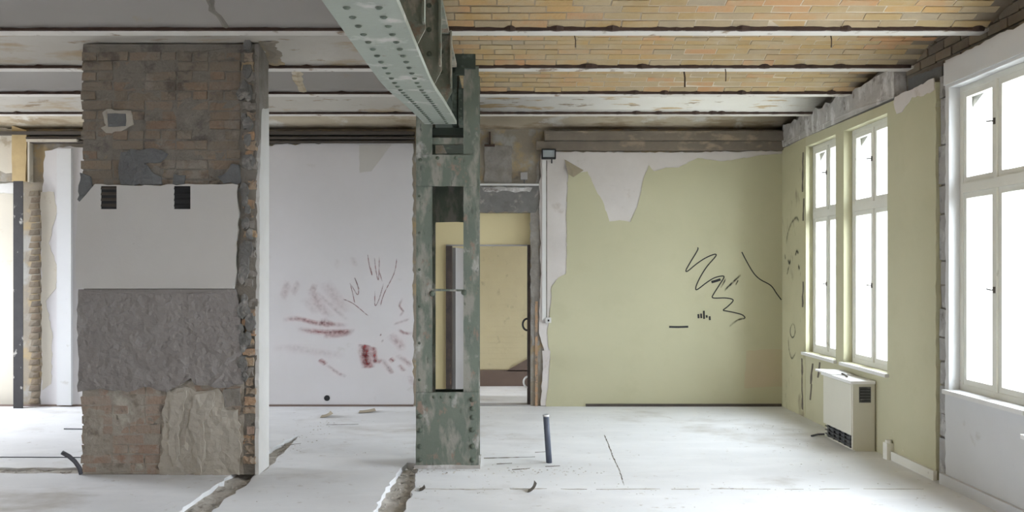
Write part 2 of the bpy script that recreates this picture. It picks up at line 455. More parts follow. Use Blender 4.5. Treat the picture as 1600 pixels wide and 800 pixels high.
chips(mb, [(-5.4 + .1 * i, 7.24) for i in range(20)], 80, .03, .005, .016, -.02)
chips(mb, [(-1.9, 8 + .1 * i) for i in range(16)], 60, .09, .004, .012, 0)
chips(mb, [(-.7 + .05 * i, 7.22) for i in range(30)], 110, .07, .004, .014, 0)
chips(mb, [(-.6 + .1 * i, 6.6) for i in range(30)], 80, .06, .003, .008, 0)
chips(mb, [(rn.uniform(-1.6, 3), rn.uniform(5.8, 10)) for i in range(60)], 50, .05, .003, .008, 0)
chips(mb, [(rn.uniform(2.3, 2.95), rn.uniform(7, 10.3)) for i in range(60)], 40, .05, .003, .010, 0)
ch = tag(mb.build('rubble_crumbs', M['rubble'], None), 'small crumbs of mortar and rubble strewn over the floor', 'rubble', kind='stuff')
# broken ridge of screed across the room and cracks
rr = random.Random(77); x = -.62
while x < 3.2:
    L = rr.uniform(.12, .75); x1 = min(x + L, 3.25)
    n = max(3, int(L / .05)); up_, dn_ = [], []
    for i in range(n + 1):
        xx = x + (x1 - x) * i / n
        yy = 6.60 + .02 * noise.noise(Vector((xx * 2.1, 0, 0))) + .012 * noise.noise(Vector((xx * 11, 3, 0)))
        hw = (.003 + .016 * abs(noise.noise(Vector((xx * 6, 7, 1))))) * min(1, 4 * i / n + .15, 4 * (n - i) / n + .15)
        up_.append((xx, yy + hw)); dn_.append((xx, yy - hw))
    mb = MB(); panel(mb, dn_ + up_[::-1], 'Z', .003, .004)
    mb.build('screed_edge', M['rubble'], floor)
    x = x1 + rr.uniform(.02, .12)
def crack(pts, wd, seed):
    a = []
    rr = random.Random(seed)
    l = [(p[0] - wd * rr.uniform(.3, 1), p[1]) for p in pts]; r_ = [(p[0] + wd * rr.uniform(.3, 1), p[1]) for p in pts]
    mb = MB(); panel(mb, jag(l + r_[::-1], wd * .8, .05, seed), 'Z', .0015, .002)
    return mb.build('floor_crack', M['crack'], floor)
crack([tuple(PF(*p).xy) for p in ((975, 758), (968, 735), (957, 712), (950, 692), (944, 680))], .005, 31)
for k, (x0, y0, x1, y1) in enumerate(((756, 716, 836, 714), (776, 725, 800, 724), (800, 734, 828, 732), (836, 707, 852, 706), (852, 729, 875, 728), (510, 664, 560, 663), (440, 697, 470, 693))):
    a, b = PF(x0, y0), PF(x1, y1)
    mb = MB(); panel(mb, jag([(a.x, a.y - .012), (b.x, b.y - .008), (b.x, b.y + .010), (a.x, a.y + .012)], .008, .04, 50 + k), 'Z', .0015, .002)
    mb.build('floor_scar', M['crack'], floor)
a = PF(480, 655)

# ================================================================== BACK WALL
DX0, DX1, DZ = PB(661, 0)[0], PB(829, 0)[0], PB(0, 332)[1]
OX0, OX1, OZ = -6.9, PB(30, 0)[0], PB(0, 283)[1]
mb = MB()
panel(mb, [(XL, -.05), (3.8, -.05), (3.8, 3.75), (XL, 3.75)], 'Y', YB + .03, .22, [rect(DX0, DX1, 0.0, DZ), rect(OX0, OX1, 0.0, OZ)])
wall_back = tag(mb.build('wall_back', M['brownwall']), 'raw brown rear wall behind torn plaster', kind='structure')
# white plaster, left field (65 -> 645)
x0, zt = PB(66, 228); x1, _ = PB(645, 0)
xm = PB(93, 0)[0]; xm2 = PB(113, 0)[0]
lo = PB(0, 636)[1]
mb = MB()
pts = [(PB(64, 0)[0], lo), (x1, lo), (x1, PB(0, 224)[1]), (PB(560, 0)[0], PB(0, 222)[1]), (PB(415, 0)[0], PB(0, 227)[1]), (PB(300, 0)[0], PB(0, 228)[1]), (PB(92, 0)[0], PB(0, 230)[1]), (PB(70, 0)[0], PB(0, 236)[1]), (PB(66, 0)[0], PB(0, 300)[1]), (PB(64, 0)[0], PB(0, 420)[1]), (PB(67, 0)[0], PB(0, 520)[1])]
panel(mb, jag(pts, .014, .06, 7, keep=(0,)), 'Y', YB, .03)
wl = mb.build('plaster_field', M['white'], wall_back, label='dirty white plaster field with red chalk smears')
mb = MB(); mb.box(PB(92, 0)[0], PB(114, 0)[0], YB - .05, YB + .002, .02, PB(0, 233)[1])
mb.build('pilaster_strip', M['whitebay'], wall_back)
mb = MB()
panel(mb, jag([PB(64, 300), PB(84, 300), PB(90, 330), PB(76, 380), PB(92, 420), PB(88, 450), PB(72, 470), PB(82, 520), PB(80, 600), PB(66, 610)], .01, .05, 9), 'Y', YB - .004, .01)
mb.build('plaster_scar', M['cream'], wall_back)
# grey square patch near the top of the white field
mb = MB(); panel(mb, jag([PB(561, 226), PB(612, 226), PB(602, 238), PB(580, 268), PB(562, 270)], .004, .05, 12), 'Y', YB - .003, .006)
mb.build('plaster_patch', M['patchgrey'], wall_back)
# dark joint at the foot of the left wall, dark line on the right
mb = MB(); mb.box(PB(-300, 0)[0], PB(646, 0)[0], YB - .012, YB + .02, 0.0, .022)
tag(mb.build('trim_1', M['brownbase']), 'thin dark strip at the foot of the white wall', kind='structure')
mb = MB(); mb.box(PB(915, 0)[0], XR - .01, YB - .02, YB + .02, .0, .032)
tag(mb.build('trim_2', M['rail']), 'thin dark strip at the foot of the green wall', kind='structure')
# left opening: cream wall behind, raw strip
mb = MB(); mb.box(OX0 - .1, OX1 + .1, YB + .16, YB + .24, 0, OZ + .05)
mb.build('cream_infill', M['cream'], wall_back)
mb = MB(); panel(mb, jag([PB(-60, 288), PB(21, 284), PB(24, 300), PB(-60, 300)], .01, .05, 13), 'Y', YB + .12, .05)
mb.build('plaster_patch', M['sidewhite'], wall_back)
mb = MB(); panel(mb, jag([PB(-80, 196), PB(22, 200), PB(20, 270), PB(-80, 262)], .02, .07, 14, keep=()), 'Y', YB + .005, .03)
mb.build('plaster_patch', M['cream'], wall_back)
# raw brick strip between post and white plaster
bm_ = MB(); bm_.box(-.06, .06, -.02, .02, -.031, .031, .006, rn)
hd = bm_.build('brick', M['darkbrick'], wall_back, origin=(0, 0, 0)); bricksrc_header = hd.data
bpy.data.objects.remove(hd)
for k in range(33):
    z = .06 + k * .0775
    share(bricksrc_header, 'brick', wall_back, (PB(52 + (3 if k % 2 else 0), 0)[0], YB + .040, z), rot=(0, rn.uniform(-.03, .03), 0))

# right plaster field (843 -> corner), green coat over it
mb = MB()
pts = [PB(845, 634), (XR, lo), (XR, PB(0, 236)[1]), PB(1000, 238), PB(868, 237), PB(846, 238), PB(843, 300), PB(845, 420), PB(842, 520), PB(850, 545)]
panel(mb, jag(pts, .010, .06, 17, keep=(0, 1)), 'Y', YB, .03)
mb.build('plaster_field', M['plaster'], wall_back, label='bare white plaster showing where green coat tore off')
g = [PB(853, 635), (XR, lo), (XR, PB(0, 240)[1]), PB(1180, 244), PB(1130, 252), PB(1090, 247), PB(1060, 262), PB(1040, 262), PB(1022, 268), PB(1014, 258),
     PB(1004, 285), PB(997, 318), PB(985, 347), PB(968, 344), PB(952, 346), PB(944, 320), PB(930, 295), PB(918, 268), PB(905, 270), PB(888, 262),
     PB(885, 330), PB(886, 400), PB(884, 428), PB(872, 434), PB(862, 447), PB(860, 480), PB(855, 520), PB(860, 560), PB(857, 600)]
mb = MB(); panel(mb, jag(g, .007, .045, 18, keep=(0, 1)), 'Y', YB - .006, .007)
mb.build('green_coat', M['green'], wall_back, label='pale green paint coat with torn upper edge')
mb = MB(); panel(mb, jag([PB(1163, 606), PB(1166, 548), PB(1210, 545), (XR - .002, PB(0, 546)[1]), (XR - .002, PB(0, 604)[1])], .006, .05, 19), 'Y', YB - .008, .004)
mb.build('pinkish_patch', M['pink'], wall_back)
# curled paper flaps
def flap(name, pts, d0, mat_, parent):
    mb = MB()
    V = []
    for (x, y, o) in pts: V.append(P(x, y, YB - o))
    c = sum(V, Vector()) / len(V); c.y -= .01
    n = len(V)
    mb.add(V + [c], [(i, (i + 1) % n, n) for i in range(n)])
    return mb.build(name, mat_, parent)
flap('torn_flap', [(882, 249, .01), (912, 266, .03), (896, 277, .09), (888, 272, .06)], 0, M['paper'], wall_back)
flap('torn_flap', [(847, 548, .01), (860, 548, .07), (859, 560, .10), (853, 585, .03), (849, 575, .01)], 0, M['plaster'], wall_back)
# raw wall over the doorway
for nm, px, m_, o_ in (('mortar_patch', [(757, 226), (800, 228), (800, 285), (757, 286)], 'roughgrey', .012),
                       ('mortar_patch', [(748, 291), (842, 290), (842, 331), (748, 331)], 'greymortar', .016),
                       ('mortar_patch', [(752, 292), (832, 293), (828, 300), (756, 299)], 'concrete', .022),
                       ('mortar_patch', [(842, 240), (843, 540), (830, 540), (829, 330), (836, 300)], 'roughgrey', .014)):
    mb = MB(); panel(mb, jag([PB(*p) for p in px], .012, .05, len(px) + int(px[0][0])), 'Y', YB + .03 - o_, o_ + .005, grid=.05, rough=.008, nscale=14)
    mb.build(nm, M[m_], wall_back)
for k in range(9):
    for c in range(2):
        z = PB(0, 286)[1] + .03 + k * .0775
        if z < 3.2: share(bricksrc_header, 'brick', wall_back, (PB(747 + c * 2, 0)[0] - .04 + .13 * 0, YB + .022, z)) if c == 0 else None
# chalk smears and scribbles on the white field
S = 0
def red(pts, wd, cov, fade=.3):
    stroke('chalk_smear', [PB(420 + x / 2.9625, 370 + y / 2.9625, YB) for x, y in pts], wd * 1.35, M['redsmear'], wall_back, 'Y', YB - .003, cov * .8, fade)
red([(60, 385), (130, 378), (215, 398), (290, 405), (370, 412)], .055, .9)
red([(130, 425), (230, 440), (320, 440), (402, 437)], .06, .95)
red([(250, 455), (320, 452), (390, 440)], .07, .9)
red([(230, 400), (265, 398), (290, 415)], .09, .8)
red([(195, 235), (225, 300), (290, 380)], .10, .42)
red([(190, 232), (225, 240)], .08, .5)
red([(215, 250), (290, 320), (368, 390)], .05, .35)
red([(255, 205), (300, 270), (365, 360)], .14, .28)
red([(160, 280), (230, 360)], .10, .2)
red([(95, 205), (60, 290)], .09, .4)
red([(140, 205), (108, 270)], .07, .4)
red([(445, 495), (448, 550), (462, 612)], .13, 1.3, .12)
red([(440, 500), (452, 605)], .07, 1.3, .12)
red([(485, 505), (490, 560), (500, 580)], .07, 1.1, .15)
red([(480, 575), (525, 575)], .06, .8)
red([(232, 566), (268, 592)], .055, 1.1, .15)
red([(265, 590), (320, 630), (360, 648)], .04, .6)
red([(555, 450), (600, 490), (620, 530)], .10, .5)
red([(560, 560), (580, 580)], .06, 1.0)
red([(590, 545), (640, 580), (660, 600)], .06, .6)
red([(600, 590), (630, 625)], .05, .7)
red([(548, 600), (575, 635)], .06, .7)
red([(520, 560), (565, 625)], .06, .35)
red([(575, 405), (655, 380)], .03, .5)
red([(600, 425), (625, 445), (668, 448)], .04, .8)
red([(622, 280), (605, 320), (622, 345), (604, 368)], .028, .9)
red([(515, 452), (522, 455)], .03, 1.2); red([(522, 480), (530, 485)], .035, 1.2)
red([(655, 640), (665, 690)], .07, .35)
red([(80, 520), (200, 530), (360, 555)], .08, .2)
red([(10, 520), (90, 510), (200, 510)], .07, .16)
red([(385, 90), (405, 140)], .06, .25)
red([(320, 100), (310, 150)], .06, .15)
def redline(pts):
    stroke('chalk_line', [PB(420 + x / 2.9625, 370 + y / 2.9625, YB) for x, y in pts], .014, M['redline'], wall_back, 'Y', YB - .0032, 1.2, .1)
redline([(345, 288), (395, 312), (462, 368)]); redline([(376, 212), (388, 260), (398, 308)]); redline([(380, 218), (410, 268), (415, 240), (398, 190), (420, 245)])
redline([(458, 80), (465, 130), (478, 178), (472, 140)]); redline([(490, 95), (495, 150), (508, 200), (512, 90)]); redline([(512, 160), (525, 208)])
redline([(593, 100), (580, 170), (535, 260), (516, 322)]); redline([(492, 248), (492, 318), (510, 290), (532, 215)])
mb = MB(); px = PB(511, 622); mb.tube([(px[0], YB - .004, px[1]), (px[0], YB + .01, px[1])], .035, 12)
mb.build('black_spot', M['black'], wall_back)  # round black disc on the white field
# black marker on the green field
def blk(pts, wd=.018, soft=None):
    stroke('marker_line', [PB(1040 + x / 4.209, 370 + y / 4.209, YB) for x, y in pts], wd, M['blacksmear' if soft else 'markblack'], wall_back, 'Y', YB - .0095, soft, .2 if soft else 0)
blk([(210, 70), (208, 90), (160, 170), (133, 220), (145, 225), (200, 180), (260, 140), (320, 115), (328, 128), (275, 190), (235, 250), (205, 310), (197, 342), (210, 345), (270, 300), (320, 270), (370, 258), (382, 268), (350, 320), (315, 375), (306, 398), (330, 403), (390, 402), (435, 410), (440, 425), (405, 460), (378, 482), (400, 488), (450, 498), (500, 512), (520, 530), (510, 540)], .014)
blk([(515, 535), (470, 550), (415, 590)], .03, .9)
blk([(300, 298), (330, 290), (360, 280)], .03)
blk([(395, 272), (380, 305), (360, 335)], .02, 1.4); blk([(495, 250), (450, 290), (380, 358)], .03, 1.5); blk([(478, 282), (458, 318)], .02, 1.2)
blk([(500, 100), (525, 150), (575, 235), (620, 280), (690, 320), (730, 375), (760, 415)], .013)
blk([(22, 592), (85, 593), (148, 591)], .024)
for x, y0, y1 in ((214, 508, 536), (232, 505, 535), (250, 486, 540), (268, 515, 532), (288, 522, 548)): blk([(x, y0), (x + 2, y1)], .022)

# ================================================================== DOORWAY AND ROOM BEHIND
YD = 10.80
fx0, fx1, fz = P(697, 0, YD).x, P(836, 0, YD).x, P(0, 383, YD).z
mb = MB()
panel(mb, rect(DX0 - .02, DX1 + .02, .0, DZ + .02), 'Y', YD + .02, .06, [rect(fx0, fx1 - .02, .0, fz)])
ip = tag(mb.build('wall_doorway', M['yellow']), 'yellow painted infill around the door frame', kind='structure')
door = thing('door_1', (0, YD, 0), 'open grey door in a dark stripped frame beyond the steel column', None, kind='structure')
mb = MB(); mb.box(fx0, fx0 + .07, YD - .03, YD + .10, 0, fz - .01); mb.build('door_post', M['darkwood'], door)
mb = MB(); mb.box(DX1 - .035, DX1 + .055, YD - .07, YD + .10, 0, fz); mb.build('door_post', M['darkwood'], door)
mb = MB(); mb.box(fx0, DX1 + .05, YD + .0, YD + .05, fz - .012, fz + .006); mb.build('door_head', M['doorgrey'], door)
mb = MB(); mb.box(DX1 + .055, DX1 + .085, YD - .12, YD - .02, 0, 1.25); mb.build('post_lining', M['orangebrick'], door)
hx, hy = fx0 + .075, YD + .03
mb = MB()
e = Vector((.19, .78)); nrm = Vector((e.y, -e.x)).normalized() * .04
mb.add([(hx, hy, .02), (hx + e.x, hy + e.y, .02), (hx + e.x + nrm.x, hy + e.y + nrm.y, .02), (hx + nrm.x, hy + nrm.y, .02), (hx, hy, fz - .03), (hx + e.x, hy + e.y, fz - .03), (hx + e.x + nrm.x, hy + e.y + nrm.y, fz - .03), (hx + nrm.x, hy + nrm.y, fz - .03)],
       [(3, 2, 1, 0), (4, 5, 6, 7), (0, 1, 5, 4), (1, 2, 6, 5), (2, 3, 7, 6), (3, 0, 4, 7)])
leaf = mb.build('door_leaf', M['leafgrey'], door)
c = Vector((hx + e.x * .82 + nrm.x, hy + e.y * .82 + nrm.y, 1.02)); n3 = Vector((nrm.x, nrm.y, 0)).normalized()
mb = MB().tube([c - n3 * .01, c + n3 * .05, c + n3 * .05 - Vector((e.x, e.y, 0)) * .13], .009); mb.build('door_handle', M['pvc'], leaf)
for (x, y, r, m_) in ((824, 507, .07, 'black'), (825, 597, .065, 'pvc')):
    c = P(x, y, YD - .05)
    mb = MB().tube([c + Vector((-math.sin(a) * r * .8, 0, math.cos(a) * r)) for a in [math.pi * k / 10 for k in range(11)]], .012)
    mb.build('pull_handle', M[m_], door)
# room behind
yk = 12.58
mb = MB(); panel(mb, rect(-4.2, 3.8, -.05, 3.3), 'Y', yk, .15)
wall_far = tag(mb.build('wall_far', M['yellowbrick']), 'yellow painted brick wall of the room beyond the doorway', kind='structure')
# painted bricks of that wall where the doorway shows them
mb = MB(); mb.box(-.1215, .1215, -.012, .012, -.0352, .0352); o = mb.build('brick', M['yellowbrick'], wall_far, origin=(0, 0, 0)); yb = o.data
bpy.data.objects.remove(o)
for k in range(26):
    for j in range(9):
        x = -1.45 + j * .25 + (.125 if k % 2 else 0); z = .27 + k * .076
        share(yb, 'brick', wall_far, (x, yk + .0095, z))
mb = MB(); mb.box(-4, 3.3, yk - .03, yk, 0, .225)
mb.add([P(790, 580, yk - .03), P(838, 553, yk - .03), P(838, 580, yk - .03), P(790, 580, yk), P(838, 553, yk), P(838, 580, yk)], [(0, 2, 1), (3, 4, 5), (0, 1, 4, 3), (1, 2, 5, 4), (2, 0, 3, 5)])
tag(mb.build('baseboard_far', M['brownbase']), 'dark brown painted skirting of the room beyond', kind='structure')
mb = MB(); panel(mb, rect(YB + .25, yk, 0, 3.3), 'X', -4.2, -.1, [rect(11.2, 12.4, .7, 2.9)]); tag(mb.build('wall_far_left', M['yellow']), kind='structure', label='yellow side wall of the room beyond')  # unseen opening in this wall, added to brighten the room beyond
mb = MB(); panel(mb, rect(-4.2, 3.8, YB + .25, yk + .1), 'Z', 3.3, -.1); tag(mb.build('ceiling_far', M['ceilplaster']), kind='structure', label='grey ceiling of the room beyond')
# door sill
mb = MB(); mb.box(DX0, DX1, YB + .02, YB + .2, 0, .012); mb.build('threshold', M['doorgrey'], door)

# ================================================================== WINDOW WALL
WIN = [(8.95, 9.86), (7.75, 8.75), (5.70, 6.69), (4.50, 5.50)]
ZS, ZH = .72, 2.98
XC = XR + .04
ZW = 3.08
holes = [rect(a, b, ZS, ZH) for a, b in WIN] + [rect(11.35, 12.35, ZS, ZH)]  # last opening is out of view, added to light the room beyond
mb = MB(); panel(mb, rect(YF - .1, yk + .2, -.05, ZW), 'X', XC, .12, holes)
wall_right = tag(mb.build('wall_right', M['mortar']), 'window wall with green and white painted bays', kind='structure')
def arch(a, b):
    n = 10
    top = [(b + (a - b) * k / n, ZH - .16 + .16 * math.sin(math.pi * k / n)) for k in range(n + 1)]
    return [(a, ZS - .02), (b, ZS - .02)] + top
mb = MB(); panel(mb, rect(YF - .1, yk + .2, -.05, 3.75), 'X', XC + .121, .26, [arch(a + .04, b - .04) for a, b in WIN] + [arch(11.39, 12.31)])
mb.build('outer_masonry', M['reveal'], wall_right)
# plaster skins
YC0, YC1 = 6.735, 6.885
def skin(name, out, hs, m_, label=None):
    mb = MB(); panel(mb, out, 'X', XR, .04, hs)
    return mb.build(name, M[m_], wall_right, label=label)
top_g = [(YC1, 3.06), (7.3, 3.09), (7.58, 3.05)]
out = jag([(9.84, 0.0), (YC1, 0.0), (YC1, ZW - .02), (7.0, ZW - .02), (7.6, ZW - .02), (9.84, ZW)], .008, .05, 41, keep=(0, 4, 5))
skin('green_coat', out, holes[1:2] + [rect(8.95, 9.835, ZS, ZH)], 'green', 'pale green painted bay with two windows')
skin('green_coat', jag([(9.845, 0), (YB - .007, 0), (YB - .007, 3.06), (9.845, ZW)], .004, .08, 42, keep=(0, 1)), [rect(9.846, 9.86, ZS, ZH)], 'greendirt', 'stained yellow green strip beside the corner')
out = jag([(YC0, 3.19), (YC0, .0), (YF, .0), (YF, 3.19)], .010, .06, 43, keep=(1, 2))
skin('white_coat', out, holes[2:4], 'whitebay', 'white painted bay around the large nearest window')
for (a, b), m_ in zip(WIN[:3], ('green', 'green', 'whitebay')):
    mb = MB(); panel(mb, rect(a - .001, b + .001, ZS - .001, ZH + .001), 'X', XR + .002, .082, [rect(a + .004, b - .004, ZS + .003, ZH - .004)]); mb.build('reveal_lining', M[m_], wall_right)
# torn plaster scrap at the top of the green bay
mb = MB(); panel(mb, jag([PR(1397, 160), PR(1399, 152), PR(1435, 135), PR(1460, 122), PR(1461, 140), PR(1443, 150), PR(1425, 152), PR(1410, 175), PR(1402, 178)], .008, .05, 44), 'X', XR - .006, .008)
mb.build('plaster_scrap', M['plaster'], wall_right)
# blocks exposed in the chase
zz = .05; k = 0
while zz < 3.0:
    h = rn.choice([.22, .30, .36, .18]); 
    mb = MB(); mb.box(XR + rn.uniform(.010, .026), XC + .01, YC0 - .01, YC1 - rn.uniform(.01, .05), zz, zz + h - .015, .006, rn)
    mb.build('brick', M['blockgrey'], wall_right)
    zz += h; k += 1
# recessed brickwork over the plaster
mb = MB(); panel(mb, rect(YF - .1, YB + .03, ZW - .01, 3.75), 'X', XR + .10, .061)
up = mb.build('upper_masonry', M['mortar'], wall_right)
mb = MB(); mb.box(-.02, .02, -.12, .12, -.032, .032, .003, rn); o = mb.build('brick', M['darkbrick'], wall_right, origin=(0, 0, 0)); ub = o.data
bpy.data.objects.remove(o)
for k in range(6):
    for j in range(12):
        y = 5.15 + j * .255 + (.127 if k % 2 else 0); z = 3.13 + k * .0775
        if y < 7.45: share(ub, 'brick', up, (XR + .10 + rn.uniform(-.006, .006), y, z), rot=(rn.uniform(-.02, .02), 0, 0))
mb = MB(); panel(mb, jag([(6.92, 3.09), (7.5, 3.09), (7.5, 3.22), (6.92, 3.19)], .006, .06, 46), 'X', XR + .065, .02); mb.build('plaster_scrap', M['patchcement'], wall_right)
# concrete lintel over the pair
mb = MB()
top = [(y_, 3.33 + rn.uniform(-.03, .02)) for y_ in [7.6 + .1 * i for i in range(31)]]
panel(mb, [(YB + .02, ZW), (7.6, ZW)] + top, 'X', XR - .012, .11, grid=.06, rough=.012, nscale=8)
tag(mb.build('window_lintel', M['concrete']), 'rough concrete lintel over the pair of far windows', 'lintel')
# pipe chase line and drawings on the strip by the corner
def face(pts, wd=.02, cov=1.2):
    stroke('marker_line', [PR(1210 + x / 2, 200 + y / 2) for x, y in pts], wd, M['blacksmear'], wall_right, 'X', XR - .002, cov, .15)
face([(38, 365), (42, 330), (55, 295), (70, 280), (78, 295)], .045, .8)
face([(32, 395), (36, 410)], .05); face([(42, 412), (48, 422), (50, 410)], .06, 1.3); face([(66, 400), (70, 385), (76, 392)], .05); face([(74, 432), (80, 440)], .07, 1.4); face([(46, 430), (40, 460)], .04)
face([(58, 610), (51, 625), (51, 645), (58, 655), (65, 640), (63, 618), (57, 612)], .03, 1.2)
face([(44, 650), (46, 690), (55, 720), (68, 700)], .035, .9)
for k, (x0, y0, x1, y1) in enumerate(((1255, 238, 1254, 300), (1256, 310, 1255, 345), (1255, 440, 1254, 480), (1253, 560, 1254, 640), (1270, 568, 1267, 600), (1268, 600, 1266, 625), (1281, 566, 1278, 590))):
    a, b = PR(x0, y0), PR(x1, y1)
    mb = MB(); panel(mb, jag([(a[0] - .02, a[1]), (a[0] + .02, a[1]), (b[0] + .02, b[1]), (b[0] - .02, b[1])], .015, .05, 60 + k), 'X', XR - .002, .003)
    mb.build('paint_scar', M['crack'], wall_right)

def bars(mb, y0, y1, z0, z1, t, x0, x1):
    panel(mb, rect(y0, y1, z0, z1), 'X', x0, x1 - x0, [rect(y0 + t, y1 - t, z0 + t, z1 - t)])
def window(n, y0, y1, label):
    w_ = thing('window_%d' % n, (XR + .09, (y0 + y1) / 2, ZS), label, None, kind='structure')
    mb = MB(); bars(mb, y0 + .002, y1 - .002, ZS + .002, ZH - .002, .045, XR + .085, XR + .155); mb.build('window_frame', M['sash'], w_)
    zt_, ym = 2.22, (y0 + y1) / 2
    mb = MB(); mb.box(XR + .075, XR + .15, y0 + .047, y1 - .047, zt_ - .035, zt_ + .035); mb.build('transom', M['sash'], w_)
    for (za, zb) in ((ZS + .047, zt_ - .036), (zt_ + .036, ZH - .047)):
        mb = MB(); mb.box(XR + .075, XR + .15, ym - .018, ym + .018, za, zb); mb.build('mullion', M['sash'], w_)
        for (ya, yb_) in ((y0 + .047, ym - .019), (ym + .019, y1 - .047)):
            mb = MB(); bars(mb, ya, yb_, za, zb, .042, XR + .09, XR + .13)
            s = mb.build('sash', M['sash'], w_)
            mb = MB(); mb.box(XR + .108, XR + .111, ya + .041, yb_ - .041, za + .041, zb - .041); mb.build('pane', M['glass'], s)
        zc = (za + zb) / 2 + (.05 if za > 2 else 0)
        mb = MB(); mb.box(XR + .066, XR + .075, ym - .008, ym + .008, zc - .022, zc + .022); mb.tube([(XR + .068, ym, zc), (XR + .045, ym, zc), (XR + .045, ym + .05, zc + .005)], .005, 6)
        mb.build('latch', M['rail'], w_)
    mb = MB(); mb.box(XR - .035, XR + .14, y0 - .03, y1 + .03, ZS - .03, ZS + .001); mb.build('window_sill', M['sill'], w_)
    return w_
window(1, *WIN[0], 'narrow white four-pane window nearest the rear corner')
window(2, *WIN[1], 'narrow white four-pane window above the storage heater')
window(3, *WIN[2], 'large white window in the white bay at the right edge')
# raised head moulding of the white bay
mb = MB(); panel(mb, jag([(5.55, 3.0), (6.74, 3.0), (6.74, 3.17), (5.55, 3.17)], .006, .08, 71, keep=(0,)), 'X', XR - .012, .014); mb.build('head_band', M['whitebay'], wall_right)
# baseboards
mb = MB(); mb.box(XR - .028, XR, YC1 - .02, 7.62, 0, .075); tag(mb.build('baseboard_right', M['sash']), 'low cream skirting under the green bay', kind='structure')
mb = MB(); mb.box(XR - .028, XR, YF, YC0 + .04, 0, .082); tag(mb.build('baseboard_near', M['whitebay']), 'low white skirting under the white bay', kind='structure')
mb = MB(); mb.box(XR - .06, XR, 7.62, 7.70, 0, .14); mb.tube([(XR - .03, 7.66, .13), (XR - .03, 7.66, .165)], .028, 8); tag(mb.build('skirting_block', M['sash']), 'small cream capped block at the end of the skirting by the heater', 'block')

# ================================================================== OTHER WALLS (light and enclosure)
LW = [(8.45, 10.45)]
mb = MB(); panel(mb, rect(YF - .1, YB + .2, -.05, 3.75), 'X', XL, -.3, [rect(a, b, .7, 3.05) for a, b in LW]); tag(mb.build('wall_left', M['white']), 'white outer wall on the left with window openings', kind='structure')
mb = MB(); panel(mb, rect(XL, 3.8, -.05, 3.75), 'Y', YF, -.2); tag(mb.build('wall_front', M['brownwall']), 'unseen wall behind the viewer, brown to cut bounced light', kind='structure')  # never in view; dim brown chosen to reduce light bounced into the room

# ================================================================== CEILING
BY = [6.27 - 1.09 * k for k in range(8, 0, -1)] + [6.27, 7.42, 8.50, 9.58]
FW = .13
XG0, XG1 = -.66, -.34                                # where vaults stop beside the girder
RISE = .125
def arc_z(y, a, b, rise=RISE): 
    t = (y - (a + b) / 2) / ((b - a) / 2)
    return ZB + .006 + rise * (1 - t * t)
def vault(name, x0, x1, a, b, m_, label, lift=0.0, n=16, kind='structure', rough=0):
    mb = MB(); V, Fc = [], []
    nx = max(1, int((x1 - x0) / .12)) if rough else 1
    for i in range(n + 1):
        y = a + (b - a) * i / n
        for j in range(nx + 1):
            x = x0 + (x1 - x0) * j / nx
            V.append((x, y, arc_z(y, a, b) + lift + (rough * noise.noise(Vector((x * 5, y * 5, 3.3))) if rough else 0)))
    m1 = len(V)
    for i in range(n + 1):
        y = a + (b - a) * i / n
        for j in range(nx + 1):
            x = x0 + (x1 - x0) * j / nx
            V.append((x, y, ZB + RISE + .16))
    for i in range(n):
        for j in range(nx):
            p = i * (nx + 1) + j
            Fc += [(p, p + 1, p + nx + 2, p + nx + 1), (m1 + p + nx + 1, m1 + p + nx + 2, m1 + p + 1, m1 + p)]
    for i in range(n):
        for j in (0, nx):
            p = i * (nx + 1) + j; Fc.append((p, p + nx + 1, m1 + p + nx + 1, m1 + p))
    for i in (0, n):
        for j in range(nx):
            p = i * (nx + 1) + j; Fc.append((p, p + 1, m1 + p + 1, m1 + p))
    mb.add(V, Fc)
    o = mb.build(name, M[m_], None, smooth=False)
    for p in o.data.polygons: p.use_smooth = abs(p.normal.z) > .3
    return tag(o, label, kind=kind)
Y_ = BY + [YB + .03 - 0.0]
edges = [(BY[i] + FW, BY[i + 1]) for i in range(len(BY) - 1)] + [(BY[-1] + FW, YB + .03)]
lab = {0: 'last', }
bsrc = []
for k in range(4):
    mb = MB(); mb.box(-.123, .123, -.034, .034, -.0, .035, .0025, rn); o = mb.build('brick', M['vaultbrick'], wall_back, origin=(0, 0, 0)); bsrc.append(o.data); bpy.data.objects.remove(o)
